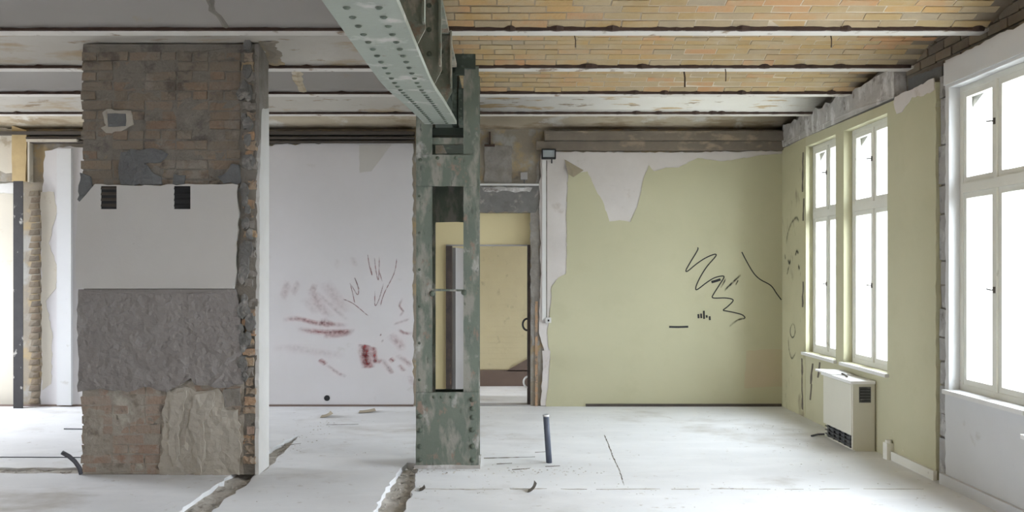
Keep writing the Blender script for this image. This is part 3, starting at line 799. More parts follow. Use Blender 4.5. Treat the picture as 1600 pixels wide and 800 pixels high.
for i, (a, b) in enumerate(edges):
    last = len(edges) - 1
    q = last - i                                     # 0 = bay against the rear wall
    seen = q <= 4
    lm = {0: 'ceilbrown', 1: 'ceilwhite', 2: 'ceilplaster', 3: 'ceilpeel', 4: 'ceilplaster'}.get(q, 'ceilplaster')
    names = {0: 'against the rear wall', 1: 'second from the rear wall', 2: 'third from the rear wall', 3: 'above the brick pillar', 4: 'nearest the viewer'}
    vault('ceiling', XL, XG1 - .1, a, b, lm if q != 1 else 'ceilpeel', 'grey plastered vault bay %s, left of the girder' % names.get(q, 'overhead'), rough=.006 if seen else 0)
    brick = q in (2, 3, 4)
    rm = {0: 'ceilbrown', 1: 'ceilwhite'}.get(q, 'vaultmortar')
    v = vault('ceiling', XG1 - .1, XR + .12, a, b, rm, {0: 'stained brown', 1: 'flaking whitewashed'}.get(q, 'bare ochre brick') + ' vault bay %s, right of the girder' % names.get(q, 'overhead'), lift=.0045 if brick else 0)
    if brick:
        arcL = (b - a) * 1.03
        nrow = round(arcL / .077)
        half = (b - a) / 2; cy = (a + b) / 2
        for r in range(nrow):
            y = a + (b - a) * (r + .5) / nrow
            if q == 4 and y < 5.62: continue
            z = arc_z(y, a, b)
            sl = -2 * RISE * (y - cy) / half ** 2
            x = XG1 - .1 + .125 - (.125 if r % 2 else 0) + rn.uniform(-.03, .03)
            while x < XR + .02:
                rot = (math.atan(sl) + rn.uniform(-.015, .015), 0, 0)
                share(rn.choice(bsrc), 'brick', v, (x, y, z + rn.uniform(-.003, .002)), rot=rot, scale=(1, (b - a) / nrow / .077, 1))
                x += .256
# ceiling beams
bn = {6.27: 'nearest white-painted ceiling beam, crossing in front of the brick pillar', 7.42: 'ceiling beam landing on the green steel column, second nearest',
      8.50: 'third ceiling beam from the viewer, rusty edge, behind the column', 9.58: 'farthest ceiling beam, last before the rear wall'}
for y in BY:
    if y < 4.9: continue
    t = thing('ceiling_beam', (-2.8, y + FW / 2, ZB), bn.get(round(y, 2), 'ceiling beam above the top edge of the view'), 'beam', 'ceiling beams')
    mb = MB(); mb.box(XL, XR + .1, y, y + FW, ZB - .012, ZB + .004); mb.build('flange', M['flange'], t)
    mb = MB(); mb.box(XL, XR + .1, y + FW / 2 - .006, y + FW / 2 + .006, ZB + .004, ZB + .28); mb.build('web', M['rust'], t)
    # rust crust along the near edge
    mb = MB(); V, Fc = [], []
    x = -6.5; i = 0; rr = random.Random(int(y * 100))
    while x < XR + .06:
        big = rr.random() < .05
        hgt = (rr.uniform(-.003, .008) + (.035 if big else 0)) * (1 if x > -.5 else .6)
        kx = 1 if x > -.5 else .4
        V += [(x, y - .010 * kx - hgt * .7, ZB + .016), (x, y - .006 - hgt * .5, ZB - .006 - hgt * .2), (x, y + .003 * kx, ZB - .0135 - hgt * .1), (x, y + .006 * kx, ZB)]
        x += rr.uniform(.035, .06); i += 1
    for k in range(i - 1):
        for j in range(3): Fc.append((k * 4 + j, k * 4 + j + 1, k * 4 + j + 5, k * 4 + j + 4))
    mb.add(V, Fc); mb.build('rust_crust', M['rust'], t)
# seam of an old wall on the nearest left vault
def seam(name, xs, a, b, y0, y1, m_, seed, wd=.05):
    rr = random.Random(seed); mb = MB(); V, Fc = [], []
    n = 16
    for i in range(n + 1):
        y = y0 + (y1 - y0) * i / n
        xc = xs + .02 * math.sin(i * .9) + rr.uniform(-.012, .012)
        z = arc_z(y, a, b) - .010
        V += [(xc - wd * rr.uniform(.7, 1.2), y, z + .012), (xc, y, z), (xc + wd * rr.uniform(.5, 1), y, z + .012)]
    for i in range(n):
        Fc += [(i * 3, i * 3 + 1, i * 3 + 4, i * 3 + 3), (i * 3 + 1, i * 3 + 2, i * 3 + 5, i * 3 + 4)]
    mb.add(V, Fc)
    return tag(mb.build(name, M[m_]), kind='structure')
seam('ceiling_seam', -1.95, 5.31, 6.27, 5.4, 6.26, 'mortar', 3, .03).__setitem__('label', 'ragged brown seam on the nearest grey vault')
seam('ceiling_seam', -1.86, 6.40, 7.42, 7.05, 7.41, 'brownwall', 5, .10).__setitem__('label', 'brown bare patch on the vault beside the pillar head')
seam('ceiling_seam', P(450, 0, 7.9).x, 7.55, 8.5, 7.75, 8.49, 'ceilbrown', 4, .07).__setitem__('label', 'ragged brown seam on the vault behind the pillar')
# beams on top of the rear wall
t = thing('wall_beam', (1.8, YB - .04, 3.03), 'dark sooty steel beam along the top of the green wall', 'beam')
x0, x1 = P(838, 0, YB - .06).x, P(1236, 0, YB - .06).x
mb = MB(); mb.box(x0 + .1, XR + .08, YB - .10, YB + .03, 3.155, 3.265); mb.build('upper_flange', M['wallbeam'], t)
mb = MB(); mb.box(x0, XR + .08, YB - .05, YB + .03, 3.045, 3.150); mb.build('lower_web', M['wallbeam'], t)
t = thing('wall_rail', (-1.9, YB - .04, 3.14), 'dark double rail along the top of the white wall', 'rail')
for z0, z1, o in ((3.225, 3.262, .10), (3.175, 3.20, .07), (3.13, 3.155, .05)):
    mb = MB(); mb.box(P(-80, 0, YB).x if z0 > 3.2 else P(45, 0, YB).x, P(648, 0, YB).x, YB - o, YB + .03, z0, z1); mb.build('rail_bar', M['rail'], t)
# wire hangers
for (x, y0, y1, d, l) in ((897, 52, 74, 6.6, 'bent wire hanging from the second brick vault, left of the others'), (1068, 107, 136, 7.6, 'thick rusty rod hanging from the third brick vault'), (1132, 103, 127, 7.45, 'thin wire hanging from a beam, right of the rusty rod'), (1297, 54, 74, 6.45, 'thin short wire under the nearest beam near the windows')):
    a, b = P(x, y0, d), P(x + 2, y1, d); a.z = max(a.z, ZB + .03)
    mb = MB().tube([a + Vector((-.02, 0, .0)), a, (a + b) / 2 + Vector((.006, 0, 0)), b], .007 if x == 1068 else .004, 6)
    tag(mb.build('hanging_wire', M['rust']), l, 'wire', 'wires hanging from the vaults')

# ================================================================== GIRDER
girder = thing('riveted_girder', (-.5, 5.0, 2.55), 'pale green riveted steel girder running overhead to the column', 'girder')
prof = [(YF, 2.545), (3.0, 2.545), (4.0, 2.565), (4.6, 2.58), (4.9, 2.598), (5.2, 2.625), (5.6, 2.665), (6.2, 2.715), (6.8, 2.765), (7.1, 2.785), (7.245, 2.795)]
def zb(y):
    for (a, za), (b, zb_) in zip(prof, prof[1:]):
        if a <= y <= b: return za + (zb_ - za) * (y - a) / (b - a)
    return prof[-1][1]
GX0, GX1 = -.63, -.37
def sheet(x0, x1, t, dz=0.0, ys=None):
    V, Fc = [], []
    ys = ys or [p[0] for p in prof]
    for y in ys:
        z = zb(y) + dz
        V += [(x0, y, z), (x1, y, z), (x1, y, z + t), (x0, y, z + t)]
    for i in range(len(ys) - 1):
        for j in range(4):
            a, b = i * 4 + j, i * 4 + (j + 1) % 4
            Fc.append((a, b, b + 4, a + 4))
    n = (len(ys) - 1) * 4
    Fc += [(3, 2, 1, 0), (n, n + 1, n + 2, n + 3)]
    return MB().add(V, Fc)
sheet(GX0, GX1, .028).build('bottom_flange', M['girdergreen'], girder)
for s in (-1, 1):
    sheet(-.5 + (.006 if s > 0 else -.106), -.5 + (.106 if s > 0 else -.006), .012, .028).build('flange_angle', M['girdergreen'], girder)
V, Fc = [], []
for y in [p[0] for p in prof]:
    z = zb(y) + .028
    V += [(-.506, y, z), (-.494, y, z), (-.494, y, ZB - .045), (-.506, y, ZB - .045)]
n = len(prof)
for i in range(n - 1):
    for j in range(4):
        a, b = i * 4 + j, i * 4 + (j + 1) % 4; Fc.append((a, b, b + 4, a + 4))
Fc += [(3, 2, 1, 0), tuple((n - 1) * 4 + j for j in range(4))]
MB().add(V, Fc).build('web_plate', M['webgreen'], girder)
mb = MB(); mb.box(GX0, GX1, YF, 7.245, ZB - .045, ZB - .014); mb.build('top_flange', M['webgreen'], girder)
rb = bmesh.new(); bmesh.ops.create_uvsphere(rb, u_segments=8, v_segments=5, radius=1.0)
bmesh.ops.delete(rb, geom=[v for v in rb.verts if v.co.z < -.1], context='VERTS')
rivet_me = bpy.data.meshes.new('rivet'); rb.to_mesh(rivet_me); rb.free()
for p in rivet_me.polygons: p.use_smooth = True
rivet_me.materials.append(M['rivet'])
def rivet(parent, loc, r, axis):
    rot = {'-Z': (math.pi, 0, 0), '-Y': (math.pi / 2, 0, 0), '+X': (0, math.pi / 2, 0)}[axis]
    return share(rivet_me, 'rivet', parent, loc, rot=rot, scale=(r, r, r * .7))
y = 2.95
while y < 7.2:
    for s in (-1, 1): rivet(girder, (-.5 + s * .058, y, zb(y) + .001), .0155, '-Z')
    y += .13
for y in (4.09, 5.18, 6.27):
    for s in (-1, 1):
        mb = MB()
        xa, xb = (-.494, -.352) if s > 0 else (-.648, -.506)
        zl = zb(y) + .042
        # stiffener leg facing the viewer, lower corner cut off, and the leg lying on the web
        o_ = [(xa, zl), (xa + .09, zl), (xb, zl + .10), (xb, ZB - .02), (xa, ZB - .02)] if s > 0 else [(xb, zl), (xb - .09, zl), (xa, zl + .10), (xa, ZB - .02), (xb, ZB - .02)]
        panel(mb, o_, 'Y', y, .012)
        mb.box(xa if s > 0 else xb - .012, xa + .012 if s > 0 else xb, y + .012, y + .09, zl, ZB - .046)
        if s > 0: mb.box(xb - .012, xb, y - .05, y, zl + .12, ZB - .02)
        st = mb.build('stiffener', M['webgreen'], girder)
        if s > 0:
            for z in (2.72, 2.86, 3.0, 3.14):
                if z > zl + .12: rivet(st, (xa + .07, y - .001, z), .016, '-Y')
# the part beyond the column
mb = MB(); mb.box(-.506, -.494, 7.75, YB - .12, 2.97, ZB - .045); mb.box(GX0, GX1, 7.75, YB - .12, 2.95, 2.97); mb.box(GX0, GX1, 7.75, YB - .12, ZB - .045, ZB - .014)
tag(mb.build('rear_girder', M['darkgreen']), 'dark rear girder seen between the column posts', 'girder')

# ================================================================== COLUMN
YCn = 7.30
colm = thing('steel_column', (-.45, YCn + .2, 0), 'riveted green steel column of two posts with peeling paint', 'column')
def cx_(x, d=YCn): return P(x, 0, d).x
def cz_(y, d=YCn): return P(0, y, d).z
CL, CR = cx_(650), cx_(748)
# posts: channel sections, flanges to front and back, web on the outside
def post(xo, xi, ztop, inner_sign):
    p = MB()
    t = .014
    y0, y1 = YCn + .014, YCn + .40
    lo_, hi_ = min(xo, xi), max(xo, xi)
    p.box(lo_, hi_, y0, y0 + t, 0, ztop); p.box(lo_, hi_, y1 - t, y1, 0, ztop)
    wx = xi - inner_sign * .03
    p.box(min(wx, wx - inner_sign * t), max(wx, wx - inner_sign * t), y0 + t, y1 - t, 0, ztop)
    return p
pl = post(CL, cx_(675), ZB - .02, 1).build('left_post', M['steelgreen'], colm)
pr = post(CR + .0, cx_(724), ZB - .02, -1).build('right_post', M['steelgreen'], colm)
mb = MB(); mb.box(cx_(711), cx_(743), YCn - .03, YCn + .012, 3.255, 3.40); mb.box(cx_(712), cx_(726), YCn - .05, YCn - .0, 3.20, 3.255); mb.build('head_cleat', M['darkgreen'], colm)
mb = MB(); mb.box(cx_(706), cx_(714), YCn + .02, YCn + .40, 2.80, 3.28); mb.build('head_plate', M['darkgreen'], colm)
mb = MB(); mb.box(cx_(716), cx_(724), YCn + .01, YCn + .024, 2.80, 3.10); hp = mb.build('head_gusset', M['darkgreen'], colm)
for z in (2.86, 2.93, 3.0): rivet(hp, (cx_(720), YCn + .009, z), .010, '-Y')
def plate(name, x0, x1, z0, z1, y, t, m_='steelgreen', seed=0):
    mb = MB(); panel(mb, jag(rect(x0, x1, z0, z1), .003, .06, seed), 'Y', y, t); return mb.build(name, M[m_], colm)
base = plate('base_plate', CL, CR, .03, cz_(613), YCn - .012, .026, seed=1)
plate('foot_plate', CL - .012, CR + .012, .0, .03, YCn - .02, .44, 'concrete', 2)
top = plate('batten_plate', CL, cx_(742), cz_(291), cz_(242), YCn - .002, .016, seed=3)
plate('batten_plate', CL + .02, CR - .02, P(0, 347, YCn + .4).z, cz_(230), YCn + .40, .012, 'steelgreen', 4)
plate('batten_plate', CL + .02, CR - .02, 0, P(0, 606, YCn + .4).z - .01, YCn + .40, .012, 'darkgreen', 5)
mb = MB(); mb.box(cx_(674), cx_(725), YCn + .05, YCn + .10, cz_(224), cz_(214)); mb.build('cross_bar', M['steelgreen'], colm)
mb = MB(); mb.box(cx_(668), cx_(726), YCn + .12, YCn + .24, cz_(208), 2.795); mb.build('bearing_block', M['darkgreen'], colm)
mb = MB(); mb.tube([(cx_(673), YCn + .02, cz_(453)), (cx_(727), YCn + .02, cz_(454))], .009, 8); rod = mb.build('tie_rod', M['steelgreen'], colm)
for x, y in ((675, 459), (725, 457)): rivet(rod, (cx_(x), YCn + .012, cz_(y)), .026, '-Y')
for y in (624, 638, 652, 671, 697, 718): rivet(base, (cx_(738), YCn - .012, cz_(y)), .023, '-Y')
for y in (650, 672, 697, 718): rivet(base, (cx_(656), YCn - .012, cz_(y)), .023, '-Y')
for x in (678, 690, 705): rivet(base, (cx_(x), YCn - .012, cz_(620)), .014, '-Y')
for x, y in ((657, 250), (684, 247), (712, 247)): rivet(top, (cx_(x), YCn - .002, cz_(y)), .016, '-Y')
for k in range(6):
    z = .72 + k * .30
    rivet(pl, (cx_(655), YCn + .014, z), .012, '-Y')
# ================================================================== BRICK PILLAR
YP = 7.07; PT = .30
pillar = thing('brick_pillar', (-2.64, YP + PT / 2, 0), 'wide stripped brick pillar with white and grey plaster bands', 'pillar')
def pp(x, y): return PB(x, y, YP)
PX0, PX1 = pp(127, 0)[0], pp(402, 0)[0]
mb = MB(); panel(mb, jag([(PX0 + .012, 0), (PX1 - .012, 0), (PX1 - .012, ZB + .1), (PX0 + .012, ZB + .1)], .008, .04, 81, keep=(0, 2)), 'Y', YP + .011, PT - .011, grid=.045, rough=.006, nscale=11, seed=6)
mb.build('mortar_core', M['mortar'], pillar)
mb = MB(); panel(mb, jag([(PX0 + .010, .002), (pp(380, 0)[0], .002), (pp(380, 0)[0], .74), (PX0 + .010, .74)], .008, .04, 80, keep=(0,)), 'Y', YP + .006, .02, grid=.035, rough=.006, nscale=13, seed=9)
mb.build('mortar_bed', M['lowmortar'], pillar)
srcs = []
def brick_src(m_, hx, seed, j=.005):
    rr = random.Random(seed); mb = MB(); mb.box(-hx, hx, 0, .04, -.0325, .0325, j, rr)
    o = mb.build('brick', M[m_], wall_back, origin=(0, 0, 0)); me = o.data; bpy.data.objects.remove(o); return me
ST = {m_: [brick_src(m_, .118, k) for k in range(4)] for m_ in ('oldbrick', 'lowbrick')}
HD = {m_: [brick_src(m_, .055, 10 + k) for k in range(4)] for m_ in ('oldbrick', 'lowbrick')}
def course(z, m_, x1, stretch):
    x = PX0 + rn.uniform(-.008, .006)
    if not stretch: seq = 'H'
    while x < x1 - .05:
        head = not stretch and rn.random() < .75 or x1 - x < .2
        hx = .0575 if head else .121
        L = .115 if head else .24
        srcl = (HD if head else ST)[m_]
        if rn.random() > .05:
            share(rn.choice(srcl), 'brick', pillar, (x + hx, YP + rn.uniform(-.002, .012), z + rn.uniform(-.004, .004)), rot=(rn.uniform(-.06, .06), rn.uniform(-.015, .015), rn.uniform(-.03, .03)))
        x += L + .012
z = .045; k = 0
while z < ZB + .02:
    if z < .70: course(z, 'lowbrick', pp(378, 0)[0] + rn.uniform(-.03, .03), k % 2)
    elif z > 2.26: course(z, 'oldbrick', pp(383, 0)[0] + rn.uniform(-.05, .02), k % 2)
    z += .0775; k += 1
# white and grey plaster bands
wtop, wbot = pp(0, 290)[1], pp(0, 452)[1]
vents = [rect(pp(159, 0)[0], pp(184, 0)[0], pp(0, 327)[1], pp(0, 291)[1]), rect(pp(273, 0)[0], pp(299, 0)[0], pp(0, 327)[1], pp(0, 291)[1])]
wh = [pp(121, 451), pp(366, 451), pp(372, 425), pp(370, 380), pp(374, 340), pp(371, 300), pp(373, 289), pp(300, 288), pp(240, 290), pp(150, 288), pp(136, 305), pp(124, 318), pp(120, 380)]
mb = MB(); panel(mb, jag(wh, .007, .05, 82, keep=(0,)), 'Y', YP - .022, .045, vents)
mb.build('white_plaster', M['pillarwhite'], pillar, label='white painted plaster band')
gr = [pp(124, 612), pp(124, 452), pp(368, 452), pp(374, 470), pp(378, 520), pp(380, 600), pp(345, 606), pp(305, 600), pp(300, 590), pp(262, 612), pp(235, 604), pp(200, 612), pp(160, 606)]
mb = MB(); panel(mb, jag(gr, .010, .05, 83, keep=(1,)), 'Y', YP - .024, .045, grid=.022, rough=.011, nscale=11, seed=3)
mb.build('grey_render', M['render'], pillar, label='rough dark grey cement render band')
for i, (x, zc) in enumerate(((171, 309), (286, 309))):
    vx0, vx1 = pp(159 if i == 0 else 273, 0)[0], pp(184 if i == 0 else 299, 0)[0]
    z0, z1 = pp(0, 327)[1], pp(0, 291)[1]
    mb = MB(); mb.box(vx0, vx1, YP - .007, YP - .004, z0, z1); v = mb.build('vent_black_sheet', M['black'], pillar)  # black sheet behind the slats paints the shade inside the vent
    for s in range(4):
        zs_ = z0 + .02 + s * .045
        ya, yb_, V = YP - .018, YP - .0075, []
        for dz in (0, .006): V += [(vx0, ya, zs_ + dz), (vx1, ya, zs_ + dz), (vx1, yb_, zs_ + .018 + dz), (vx0, yb_, zs_ + .018 + dz)]
        mb = MB(); mb.add(V, [(3, 2, 1, 0), (4, 5, 6, 7), (0, 1, 5, 4), (1, 2, 6, 5), (2, 3, 7, 6), (3, 0, 4, 7)])
        mb.build('vent_slat', M['rail' if i == 0 else 'black'], v)
# patches on the upper brickwork
def ppatch(name, px, m_, o, seed, grid=.03, rough=.006, amp=.012):
    mb = MB(); panel(mb, jag([pp(*p) for p in px], amp, .035, seed), 'Y', YP - o, o + .03, grid=grid, rough=rough, nscale=12, seed=seed)
    return mb.build(name, M[m_], pillar)
ppatch('plaster_patch', [(160, 176), (174, 170), (205, 173), (209, 195), (196, 202), (166, 208), (158, 200), (166, 196)], 'creampatch', .006, 84)
ppatch('filled_hole', [(169, 178), (197, 178), (197, 197), (170, 198)], 'patchcement', .012, 85, amp=.004)
ppatch('cement_patch', [(190, 238), (205, 233), (250, 234), (262, 240), (250, 254), (226, 256), (236, 268), (252, 276), (254, 289), (190, 289), (186, 270)], 'patchcement', .014, 86)
ppatch('cement_patch', [(272, 272), (290, 274), (288, 289), (270, 289)], 'patchcement', .012, 87)
ppatch('cement_patch', [(340, 276), (356, 268), (362, 256), (374, 258), (376, 286), (350, 287)], 'patchcement', .014, 88)
ppatch('cement_patch', [(126, 270), (142, 276), (150, 300), (130, 320), (122, 312)], 'patchcement', .016, 89)
# plaster runs on the lower brickwork
ppatch('plaster_run', [(262, 610), (290, 604), (306, 612), (340, 606), (350, 622), (352, 640), (372, 640), (376, 680), (374, 742), (250, 742), (247, 728), (256, 705), (252, 690), (258, 662), (254, 640)], 'creampatch', .008, 90, rough=.008)
ppatch('plaster_run', [(266, 612), (292, 610), (288, 640), (280, 664), (282, 700), (272, 730), (262, 690), (268, 650)], 'creampatch', .017, 91, rough=.007)
ppatch('plaster_run', [(304, 616), (336, 612), (330, 640), (318, 660), (322, 700), (314, 742), (300, 736), (306, 690), (296, 660)], 'creampatch', .018, 92, rough=.008)
ppatch('plaster_scar', [(292, 636), (298, 640), (292, 668), (290, 700), (284, 702), (283, 680), (288, 660)], 'lowmortar', .013, 94, amp=.004)
ppatch('plaster_run', [(350, 608), (376, 606), (378, 634), (352, 636)], 'roughgrey', .012, 93)
# broken right edge: brick stubs, mortar, plaster skin on the side
z = .04; k = 0
while z < ZB:
    yy = CY - (z - EYE) * F / YP
    if 285 < yy < 345 or 480 < yy < 580 or 80 < yy < 110 or 180 < yy < 250:
        mt = 'orangebrick'
    else: mt = 'roughgrey' if k % 3 else 'orangebrick'
    if 600 < yy < 735: mt = rn.choice(['orangebrick', 'lowbrick', 'orangebrick', 'roughgrey'])
    xa = pp(381 + rn.uniform(-4, 6), 0)[0]; xb = PX1 - rn.uniform(.0, .035)
    hh = rn.uniform(.022, .036)
    if rn.random() < .85:
        mb = MB(); panel(mb, jag(rect(xa, xb, z - hh, z + hh), .010, .022, k + 300), 'Y', YP - rn.uniform(-.012, .02), .09, grid=.02, rough=.012, nscale=22, seed=k)
        mb.build('broken_brick', M[mt], pillar)
    z += .0775; k += 1
for k in range(44):
    yy = rn.uniform(66, 600); xx = rn.uniform(376, 392) 
    s = rn.uniform(4, 9)
    o_ = [(xx + math.cos(a) * s * rn.uniform(.7, 1.1), yy + math.sin(a) * s * 1.7 * rn.uniform(.7, 1.1)) for a in [6.283 * i / 8 for i in range(8)]]
    mb = MB(); panel(mb, [pp(*p) for p in o_], 'Y', YP - .026, .05, grid=.02, rough=.012, nscale=20, seed=k)
    mb.build('mortar_lump', M['greymortar'], pillar)
side = [(YP + .0, .0), (YP + PT + .01, .0), (YP + PT + .01, 2.95), (YP + .1, 2.9), (YP + .06, 2.6), (YP + .015, 2.3), (YP + .03, 1.9), (YP + .005, 1.2)]
mb = MB(); panel(mb, jag(side, .010, .05, 95, keep=(0, 1)), 'X', PX1 + .012, -.03); mb.build('side_plaster', M['sidewhite'], pillar, label='bright white plaster on the right flank')
mb = MB(); panel(mb, jag([(YP + .02, 2.6), (YP + PT, 2.95), (YP + PT, ZB + .1), (YP + .0, ZB + .1)], .014, .05, 96), 'X', PX1 + .01, -.03); mb.build('side_mortar', M['roughgrey'], pillar)

# ================================================================== SMALL THINGS
def heater(loc):
    hx0, hx1, y0, y1, zt_ = 3.125, 3.322, 7.99, 8.72, .60
    t = thing('storage_heater', (3.22, 8.35, 0), 'cream storage heater with dark floor grille below the second window', 'heater', 'storage heaters')
    mb = MB(); mb.box(hx0, hx1, y0, y1, .135, zt_); mb.box(hx0 + .03, hx1, y0 + .0, y0 + .014, .012, .135); mb.box(hx0 + .03, hx1, y1 - .014, y1, .012, .135)
    mb.box(hx0, hx0 + .03, y0, y0 + .03, .012, .135)
    body = mb.build('casing', M['heater'], t)
    mb = MB(); mb.box(hx0 - .005, hx0 + .001, y0 + .02, y1 - .01, .14, zt_ - .01); mb.build('front_panel', M['heater'], t)
    mb = MB(); V = [(hx0 - .02, y0 - .012, zt_ + .001), (hx1, y0 - .012, zt_ + .001), (hx1, y1 + .012, zt_ + .001), (hx0 - .02, y1 + .012, zt_ + .001)]
    V += [(a, b, zt_ + .028) for a, b, _ in V]
    mb.add(V, [(3, 2, 1, 0), (4, 5, 6, 7), (0, 1, 5, 4), (1, 2, 6, 5), (2, 3, 7, 6), (3, 0, 4, 7)]); mb.build('lid', M['heatertop'], t)
    g = MB().box(hx0 + .03, hx1 - .01, y0 + .014, y1 - .014, .012, .134).build('grille_box', M['grille'], t)
    for k in range(3):
        mb = MB(); mb.box(hx0 + .012, hx0 + .03, y0 + .032, y1 - .002, .03 + k * .036, .038 + k * .036); mb.build('grille_bar', M['grille'], g)
    for k in range(5):
        yy = y0 + .09 + k * .135
        mb = MB(); mb.box(hx0 + .01, hx0 + .029, yy, yy + .012, .014, .13); mb.build('grille_upright', M['grille'], g)
    mb = MB(); mb.box(hx0 + .055, hx0 + .160, y0 - .004, y0 + .001, .435, .575); v = mb.build('side_vent', M['grille'], t)
    for k in range(5):
        mb = MB(); mb.box(hx0 + .062, hx0 + .153, y0 - .007, y0 - .004, .448 + k * .026, .456 + k * .026); mb.build('vent_slat', M['black'], v)
    mb = MB(); mb.box(hx0 + .02, hx1, y0 - .002, y1, 0, .012); mb.build('plinth', M['heater'], t)
    return t
def copy_tree(o, parent=None):
    c = o.copy(); col.objects.link(c); c.parent = parent
    for chd in list(o.children): copy_tree(chd, c)
    return c
h1 = heater(None)
h2 = copy_tree(h1); h2.location.y -= 3.36; h2['label'] = 'cream storage heater cut off by the right picture edge below the large window'
mb = MB(); V = [(3.10, 8.45, .6295), (3.30, 8.40, .6295), (3.32, 8.74, .6295), (3.07, 8.80, .6295)]
V += [(a, b, .637 + (.012 if i > 1 else 0)) for i, (a, b, _) in enumerate(V)]
mb.add(V, [(3, 2, 1, 0), (4, 5, 6, 7), (0, 1, 5, 4), (1, 2, 6, 5), (2, 3, 7, 6), (3, 0, 4, 7)])
tag(mb.build('loose_board', M['heatertop']), 'loose white board lying askew on the storage heater', 'board')
mb = MB().tube([(3.17, 8.24, .637), (3.20, 8.34, .636), (3.19, 8.42, .645)], .008, 6)
tag(mb.build('metal_strip', M['rail']), 'dark bent metal strip on top of the storage heater', 'strip')
mb = MB().tube([tuple(PF(1268, 683).xy) + (.012,), tuple(PF(1278, 681).xy) + (.014,), (3.14, 8.73, .02)], .010, 6)
tag(mb.build('heater_cable', M['cable']), 'short dark cable end on the floor beside the heater', 'cable')
# pipe stub
b0 = PF(858, 723); tp = P(853, 648, b0.y)
mb = MB()
ax = Vector((tp.x - b0.x, 0, tp.z)).normalized()
n = 14
def ring(c, r): return [c + Vector((math.cos(2 * math.pi * k / n) * r, math.sin(2 * math.pi * k / n) * r, 0)) for k in range(n)]
b0.z = 0
rings = [ring(b0, .025), ring(tp, .025), ring(tp, .018), ring(tp - Vector((0, 0, .12)), .018)]
V = sum(rings, []); Fc = [(i * n + k, i * n + (k + 1) % n, (i + 1) * n + (k + 1) % n, (i + 1) * n + k) for i in range(3) for k in range(n)]
Fc += [tuple(range(n))[::-1], tuple(3 * n + k for k in range(n))]
t = thing('pipe_stub', b0, 'dark blue-grey pipe stub standing up from the floor beside the column', 'pipe')
MB().add(V, Fc).build('pipe', M['bluegrey'], t, smooth=True)
rg = ring(tp + Vector((0, 0, -.014)), .028) + ring(tp + Vector((0, 0, .003)), .028) + ring(tp + Vector((0, 0, .004)), .0255) + ring(tp + Vector((0, 0, -.014)), .0255)
MB().add(rg, [(i * n + k, i * n + (k + 1) % n, ((i + 1) % 4) * n + (k + 1) % n, ((i + 1) % 4) * n + k) for i in range(4) for k in range(n)]).build('pipe_collar', M['pvc'], t)
# bent cable at the pillar foot
c0 = Vector((-3.40, 7.10, 0)); mb = MB()
pts = [P(127, 741, 7.08), P(124, 731, 7.08), P(117, 721, 7.08), P(108, 713, 7.08), P(97, 707, 7.08)]
pts[0].z = max(pts[0].z, .0)
mb.tube(pts, .017, 10); tag(mb.build('bent_conduit', M['cable'], smooth=True), 'bent grey conduit end sticking up at the left foot of the pillar', 'conduit')
for (x0, x1, y, l, r) in ((-120, 200, 715.5, 'thin wire stretched over the floor left of the pillar', .004), (100, 200, 672, 'short thin wire on the far floor left of the pillar', .006)):
    a, b = PF(x0, y - 1), PF(x1, y); a.z = b.z = r
    tag(MB().tube([a, (a + b) / 2, b], r, 5).build('floor_wire', M['cable']), l, 'wire')
# curled flakes
def flake(name, px, label, rise, m_='paper'):
    pts = [PF(*p) for p in px]
    V, Fc = [], []
    n = 6
    for i in range(n + 1):
        t_ = i / n
        a = pts[0].lerp(pts[1], t_); b = pts[3].lerp(pts[2], t_)
        zz = rise * t_ ** 2
        for q in (a, b): V.append((q.x - .25 * rise * t_ ** 3, q.y, .002 + zz))
    for i in range(n): Fc.append((2 * i, 2 * i + 1, 2 * i + 3, 2 * i + 2))
    V += [(a, b, c + .003) for a, b, c in V]
    m1 = 2 * (n + 1)
    Fc += [(m1 + 2 * i + 2, m1 + 2 * i + 3, m1 + 2 * i + 1, m1 + 2 * i) for i in range(n)]
    tag(MB().add(V, Fc).build(name, M[m_]), label, 'flake')
flake('curled_flake', [(824, 770), (842, 769), (838, 764), (826, 765)], 'curled flake of floor covering in front of the pipe stub', .06, 'roughgrey')
flake('curled_flake', [(655, 768), (666, 768), (664, 763), (656, 763)], 'small curled flake on the floor in front of the column', .025, 'roughgrey')
flake('curled_flake', [(500, 653), (522, 653), (518, 649), (503, 649)], 'curled flake on the floor at the foot of the white wall', .045, 'paper')
flake('curled_flake', [(560, 646), (588, 645), (586, 641), (562, 642)], 'flat dark flake by the white wall, nearer the column', .02, 'paper')
# floodlight with its duct
t = thing('floodlight', (PB(856, 0)[0], YB - .05, 2.96), 'small black-rimmed floodlight at the top left corner of the green wall', 'floodlight')
x0, z0 = PB(846, 249); x1, z1 = PB(868, 234)
mb = MB(); panel(mb, rect(x0, x1, z0, z1), 'Y', YB - .09, .09, [rect(x0 + .014, x1 - .014, z0 + .014, z1 - .014)]); mb.build('housing', M['black'], t)
mb = MB(); mb.box(x0 + .012, x1 - .012, YB - .075, YB - .005, z0 + .012, z1 - .012); mb.build('lens', M['lampglass'], t)
mb = MB(); mb.tube([(PB(862, 0)[0], YB - .03, z0), (PB(862, 0)[0], YB - .02, z0 - .05)], .008, 6); mb.build('cable_gland', M['black'], t)
t = thing('cable_duct', (PB(852, 0)[0], YB - .01, 1.05), 'white vertical cable duct with switch box at the left of the green wall', 'cable duct')
mb = MB(); mb.box(PB(847, 0)[0], PB(853, 0)[0], YB - .025, YB, PB(0, 500)[1], PB(0, 250.5)[1]); mb.build('duct', M['pvc'], t)
